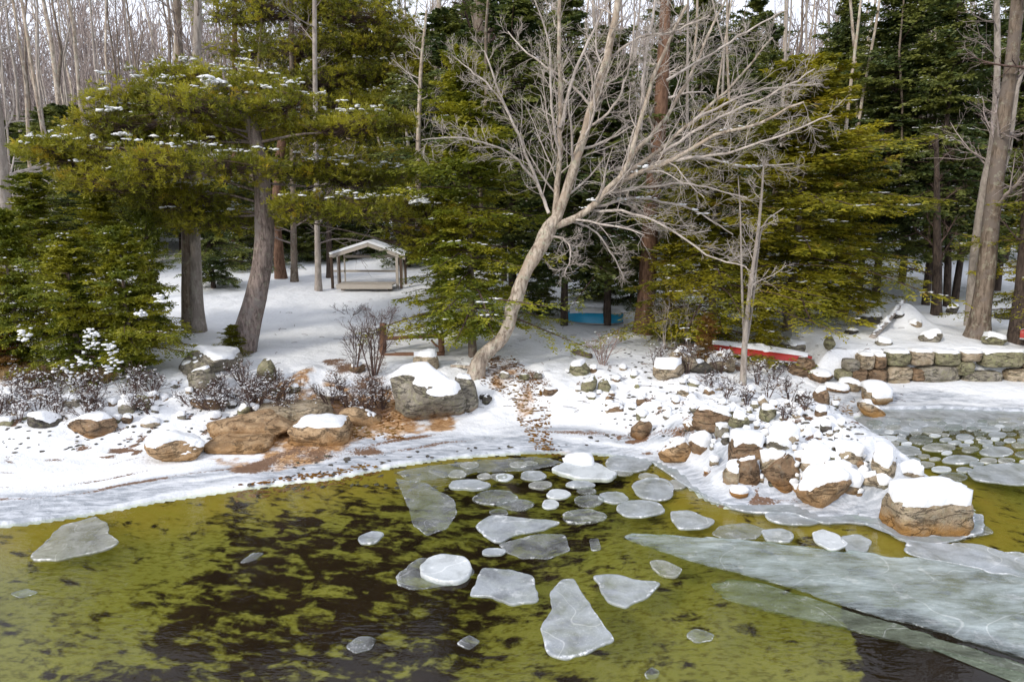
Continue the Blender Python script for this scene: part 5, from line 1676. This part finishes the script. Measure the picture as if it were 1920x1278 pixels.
# slender sapling clump in front of the canoe
root, P, R, o = trunk_tree('sapling', [(1393, 722), (1396, 650), (1402, 580), (1412, 500), (1422, 430), (1430, 340), (1432, 300)], None, [6, 5.5, 4.5, 3.5, 3, 2, 1.2], M['bark_grey'],
                           'tall slender three stemmed sapling in front of the canoe', None, 16, 8, (.05, .2), 12, M['twig_pale'], seed=33, t0=.35, ratio=.16, trop=.4)
ys = P[0][1]
for pts, r0 in (([(1397, 660), (1392, 560), (1390, 480), (1388, 400), (1384, 330)], 3), ([(1400, 640), (1412, 560), (1420, 480), (1432, 420), (1470, 390)], 3.2)):
    W = np.array([P3(a, b, ys + .08) for a, b in pts]); d = ys * CP
    Pp, Rp = resample(W, np.linspace(r0, 1, len(pts)) / F_PX * d, 12)
    mobj('stem', *tubes((Pp - o)[None], Rp[None], 6), M['bark_grey'], root, True)

# ------------------------------------------------------------------ open shelter
M['wood_pale'] = mat_plain('weathered_pale_wood', (.42, .38, .33), .8, .3, 6, .2, (1, 1, 8))
M['wood_dark'] = mat_plain('dark_wood', (.10, .07, .05), .8, .3, 6, .2)
M['wood_red'] = mat_plain('reddish_wood', (.20, .11, .07), .8, .35, 8, .2)
sb = hit(690, 545)
sy = sb[1]
sh = empty('open_shelter', (sb[0], sy, sb[2]))
so = np.array(sh.location)
tag(sh, 'small open gabled shelter with pale posts and a snowy roof edge', 'shelter')
SX = lambda px, py, Y: P3(px, py, Y) - so
Yf = sy + .5
eL = SX(618, 482, Yf); eR = SX(760, 484, Yf); pk = SX(690, 459, Yf)
dep = 1.1
for a, b in ((eL, pk), (pk, eR)):
    mb = MB(); mb.bar(a, b, .05, .12); mb.build('barge_board', M['wood_pale'], sh)
    a2, b2 = a + np.array([0, dep / 2, .07]), b + np.array([0, dep / 2, .07])
    mb = MB(); mb.bar(a2, b2, dep, .03); mb.build('roof_panel', M['wood_pale'], sh)
    a3, b3 = a2 + np.array([0, 0, .06]), b2 + np.array([0, 0, .06])
    mb = MB(); mb.bar(a3, b3, dep + .06, .09); mb.build('snow_layer', M['snow'], sh)
for px, w, mt in ((623, .09, 'wood_dark'), (634, .05, 'wood_pale'), (745, .10, 'wood_pale'), (752, .09, 'wood_dark')):
    for yy in (0, dep):
        a = SX(px, 520, Yf); b = SX(px, 482 if px not in (634,) else 478, Yf)
        a[2] = -.05 if True else a[2]
        a[1] += yy; b[1] += yy; b[0] = a[0]
        mb = MB(); mb.bar(a, b, w, w); mb.build('post', M[mt], sh)
for px0, px1, py in ((624, 744, 508),):
    mb = MB(); mb.bar(SX(px0, py, Yf + dep), SX(px1, py, Yf + dep), .05, .08); mb.build('rail', M['wood_pale'], sh)
a = SX(634, 484, Yf); b = SX(745, 484, Yf)
mb = MB(); mb.bar(a + np.array([0, dep, 0]), b + np.array([0, dep, 0]), .06, .1); mb.build('tie_beam', M['wood_pale'], sh)
# deck of boards
d0 = SX(632, 534, sy - .1); d1 = SX(736, 531, sy - .1)
for i in range(6):
    mb = MB(); mb.bar([d0[0], d0[1] + i * .17, d0[2]], [d1[0], d0[1] + i * .17, d0[2]], .15, .05); mb.build('deck_board', M['wood_pale'], sh)
mb = MB(); mb.bar([d0[0], d0[1] - .1, d0[2] - .06], [d1[0], d0[1] - .1, d0[2] - .06], .04, .16); mb.build('front_board', M['wood_pale'], sh)
for x in (d0[0] + .15, d1[0] - .15):
    mb = MB(); mb.box((x, d0[1] + .3, d0[2] - .25), (.14, .14, .4)); mb.build('deck_foot', M['wood_dark'], sh)

# ------------------------------------------------------------------ log bench on the lawn
bb = hit(770, 662); by = bb[1]
be = empty('log_bench', bb); bo = np.array(bb)
tag(be, 'rustic log bench with two posts behind the tall bare bush', 'bench')
def logm(name, a, b, r0, r1, mat, parent, seed=1, S=8):
    n = 8; t = np.linspace(0, 1, n)[:, None]
    P = np.asarray(a) * (1 - t) + np.asarray(b) * t + np.random.RandomState(seed).normal(size=(n, 3)) * .006
    V, F = tubes(P[None], np.linspace(r0, r1, n)[None], S, (.1, .15))
    caps = [np.arange(S)[::-1][None], (np.arange(S) + (n - 1) * S)[None]]
    return mobj(name, V, [F] + caps, mat, parent, True)
def BX(px, py): return P3(px, py, by) - bo
pa, pb, pc = BX(718, 668), BX(718, 606), BX(828, 662)
logm('post', [pa[0], 0, -.05], [pb[0], 0, pb[2]], .085, .08, M['wood_red'], be, 1)
logm('post', [pc[0], 0, -.05], [pc[0], 0, BX(828, 622)[2]], .075, .07, M['wood_red'], be, 2)
logm('top_rail', [pa[0], 0, BX(720, 634)[2]], [BX(838, 628)[0], 0, BX(838, 628)[2]], .055, .05, M['wood_red'], be, 3)
logm('seat_log', [pa[0], -.25, BX(720, 662)[2]], [BX(835, 658)[0], -.25, BX(835, 658)[2]], .06, .05, M['wood_red'], be, 4)
logm('brace', [BX(808, 640)[0], 0, BX(800, 638)[2]], [pc[0], 0, BX(828, 655)[2]], .025, .025, M['wood_red'], be, 5)
mb = MB(); q0 = BX(722, 628); mb.bar([pa[0] + .08, 0, q0[2] - .02], [pc[0] - .06, 0, BX(830, 624)[2] - .005], .05, .025); mb.build('snow_strip', M['snow'], be)


# ------------------------------------------------------------------ boats
def hull(L, B, H, n=22, m=9):
    """overturned hull: keel up; open side down"""
    u = np.linspace(-1, 1, n)
    half = B / 2 * (1 - np.abs(u) ** 2.6).clip(.02, 1)
    rise = H * (1 - .28 * np.abs(u) ** 3)
    V = []
    for i in range(n):
        th = np.linspace(0, PI, m)
        yy = -np.cos(th) * half[i]
        zz = np.sin(th) ** .6 * rise[i]
        V += [[u[i] * L / 2, y, z] for y, z in zip(yy, zz)]
    idx = lambda i, j: i * m + j
    F = [[idx(i, j), idx(i + 1, j), idx(i + 1, j + 1), idx(i, j + 1)] for i in range(n - 1) for j in range(m - 1)]
    return np.array(V), np.array(F)


M['paint_red'] = mat_plain('red_hull_paint', (.36, .02, .012), .35, .3, 4, .5)
M['paint_blue'] = mat_plain('blue_hull_paint', (.02, .30, .52), .4, .2, 4, .5)
M['plastic_blue'] = mat_plain('blue_plastic', (.01, .06, .42), .4, .15, 4, .5)
M['metal'] = mat_plain('grey_metal', (.30, .29, .28), .4, .2, 8, .5)


def boat(name, px0, py0, px1, py1, B, H, paint, label, lift=.08, snow=.04, cat='canoe'):
    a = hit(px0, py0); b = hit(px1, py1)
    c = (a + b) / 2; v = b - a; L = np.linalg.norm(v[:2])
    root = empty(name, (c[0], c[1], 0))
    root.location = (c[0], c[1], c[2] + lift)
    pitch = math.atan2(b[2] - a[2], L)
    root.rotation_euler = (0, -pitch, math.atan2(v[1], v[0]))
    V, F = hull(L, B, H)
    mobj('hull', V, F, paint, root, True)
    # gunwales
    m = 9; n = 22
    for j in (0, m - 1):
        G_ = V.reshape(n, m, 3)[:, j]
        mobj('gunwale', *tubes(G_[None], np.full((1, n), .022), 6), M['metal'], root, True)
    kp = V.reshape(n, m, 3)[:, m // 2] + np.array([0, 0, .01])
    mobj('keel', *tubes(kp[None], np.full((1, n), .015), 5), M['metal'], root, True)
    if snow:
        W = V.reshape(n, m, 3)[1:-1, 2:m - 2].copy(); W[..., 2] += snow * np.sin(np.linspace(0, PI, m - 4))[None] + .004
        nn, mm = W.shape[:2]
        Fs = np.array([[i * mm + j, (i + 1) * mm + j, (i + 1) * mm + j + 1, i * mm + j + 1] for i in range(nn - 1) for j in range(mm - 1)])
        mobj('snow_cover', W.reshape(-1, 3), Fs, M['snow'], root, True)
    return tag(root, label, cat)


boat('red_canoe', 1322, 668, 1520, 694, .7, .21, M['paint_red'], 'overturned red canoe lying on the rocks behind the sapling', .18, .06)
boat('blue_boat', 1062, 603, 1168, 606, .8, .36, M['paint_blue'], 'overturned blue boat with snow on it under the spruces', .02, .07, 'boat')
boat('red_boat', 1905, 680, 2060, 690, .8, .28, M['paint_red'], 'tip of a red boat at the right edge by the wall', .25, .03, 'boat')

# dollops of snow on the lowest boughs of the left evergreens
ev = [o for o in bpy.data.objects if o.get('label', '').startswith('dense evergreen third')][0]
for px, py, w in [(168, 625, 30), (172, 648, 34), (205, 650, 26), (215, 672, 40), (150, 680, 50), (140, 700, 60), (205, 690, 44), (45, 628, 30), (262, 590, 24), (300, 560, 26)]:
    c = P3(px, py, ev.location.y - 1.15); d = c[1]
    q = br.normal(size=(16, 3)) * np.array([.24, .2, .22]) * w / F_PX * d
    s_ = mobj('snow_pad', *snow_blobs(q, .035, br, .6), M['snow'], ev, True)
    s_.matrix_parent_inverse = ev.matrix_basis.inverted()
    s_.location = Vector(c)

# blue barrel and log, driftwood
bp_ = hit(1475, 597)
bar = empty('blue_barrel', bp_)
tag(bar, 'small bright blue barrel at the back of the terrace', 'barrel')
prof = [(.0, 0), (.13, 0), (.15, .04), (.155, .17), (.15, .3), (.12, .34), (0, .34)]
S = 16
V = np.array([[r_ * math.cos(2 * PI * k / S), r_ * math.sin(2 * PI * k / S), z] for r_, z in prof for k in range(S)])
F = np.array([[i * S + k, i * S + (k + 1) % S, (i + 1) * S + (k + 1) % S, (i + 1) * S + k] for i in range(len(prof) - 1) for k in range(S)])
mobj('drum', V, F, M['plastic_blue'], bar, True)
for z in (.10, .24):
    t = np.arange(S + 1) * 2 * PI / S
    mobj('rib', *tubes(np.stack([np.cos(t) * .156, np.sin(t) * .156, np.full(S + 1, z)], 1)[None], np.full((1, S + 1), .008), 5), M['plastic_blue'], bar, True)
mobj('snow_cap', *(lambda V, F: (V * np.array([.13, .13, .03]) + np.array([0, 0, .35]), F))(*ICO[2]), M['snow'], bar, True)

a = hit(1634, 634); b = P3(1694, 566, a[1] + 1.6)
lg = empty('leaning_log', a)
logm('log', [0, 0, -.02], b - a, .085, .055, M['bark_grey'], lg, 9)
q = np.array([(b - a) * t + np.array([0, 0, .08]) for t in np.linspace(.05, .95, 40)]) + br.normal(size=(40, 3)) * .015
t = mobj('snow_strip', *snow_blobs(q, .06, br, .45), M['snow'], lg, True)
tag(lg, 'pale snow topped log propped up beside the snow mound', 'log')
a = hit(1076, 662); b = hit(1108, 672)
lg = empty('cut_log', a)
logm('log', [0, 0, .05], b - a + np.array([0, 0, .05]), .07, .065, M['bark_brown'], lg, 10)
tag(lg, 'short brown cut log end on the snow right of the leaning tree', 'log')
a = hit(845, 690); b = hit(905, 700)
lg = empty('fallen_branch', a)
logm('branch', [0, 0, .04], b - a + np.array([0, 0, .12]), .03, .05, M['bark_birch'], lg, 11)
tag(lg, 'mossy root like branch left of the leaning tree foot', 'branch')

# leaf litter and pebbles too many to count
r = np.random.RandomState(17)
def scatter(name, regions, n, size, mat, label, flat=.3):
    Q = []
    for poly, k in regions:
        pl = np.array(poly, float); c = 0
        while c < k:
            q = np.array([r.uniform(pl[:, 0].min(), pl[:, 0].max()), r.uniform(pl[:, 1].min(), pl[:, 1].max())])
            if poly_dist(q[None], pl)[0] < 0: continue
            g_ = atz(q[0], q[1], .35); Q.append([g_[0], g_[1]]); c += 1
    Q = np.array(Q); Z = height(Q)
    V, F = snow_blobs(np.column_stack([Q, Z + size * .1]), size, r, flat)
    o = mobj(name, V, F, mat, None, False)
    return tag(o, label, None, None, 'stuff')
scatter('pebbles', [([(1060, 690), (1330, 700), (1600, 760), (1680, 900), (1500, 900), (1220, 800), (1080, 760)], 420), ([(0, 730), (560, 740), (560, 790), (0, 830)], 260), ([(560, 830), (1180, 790), (1180, 840), (430, 880)], 150)], 0, .035, M['rock_dark'], 'small dark pebbles showing through the snow')
scatter('leaf_litter', [([(880, 700), (960, 705), (1030, 750), (1040, 810), (1130, 825), (1000, 812), (960, 750), (890, 735)], 700), ([(560, 760), (740, 740), (760, 800), (600, 800)], 350), ([(430, 875), (700, 832), (720, 850), (440, 895)], 260), ([(0, 680), (200, 690), (190, 715), (0, 715)], 260), ([(1240, 650), (1440, 660), (1440, 710), (1240, 700)], 260), ([(1450, 720), (1600, 730), (1600, 760), (1480, 760)], 200)], 0, .03, M['rust_leaf'], 'brown fallen leaves in the gully and along the bank', .2)
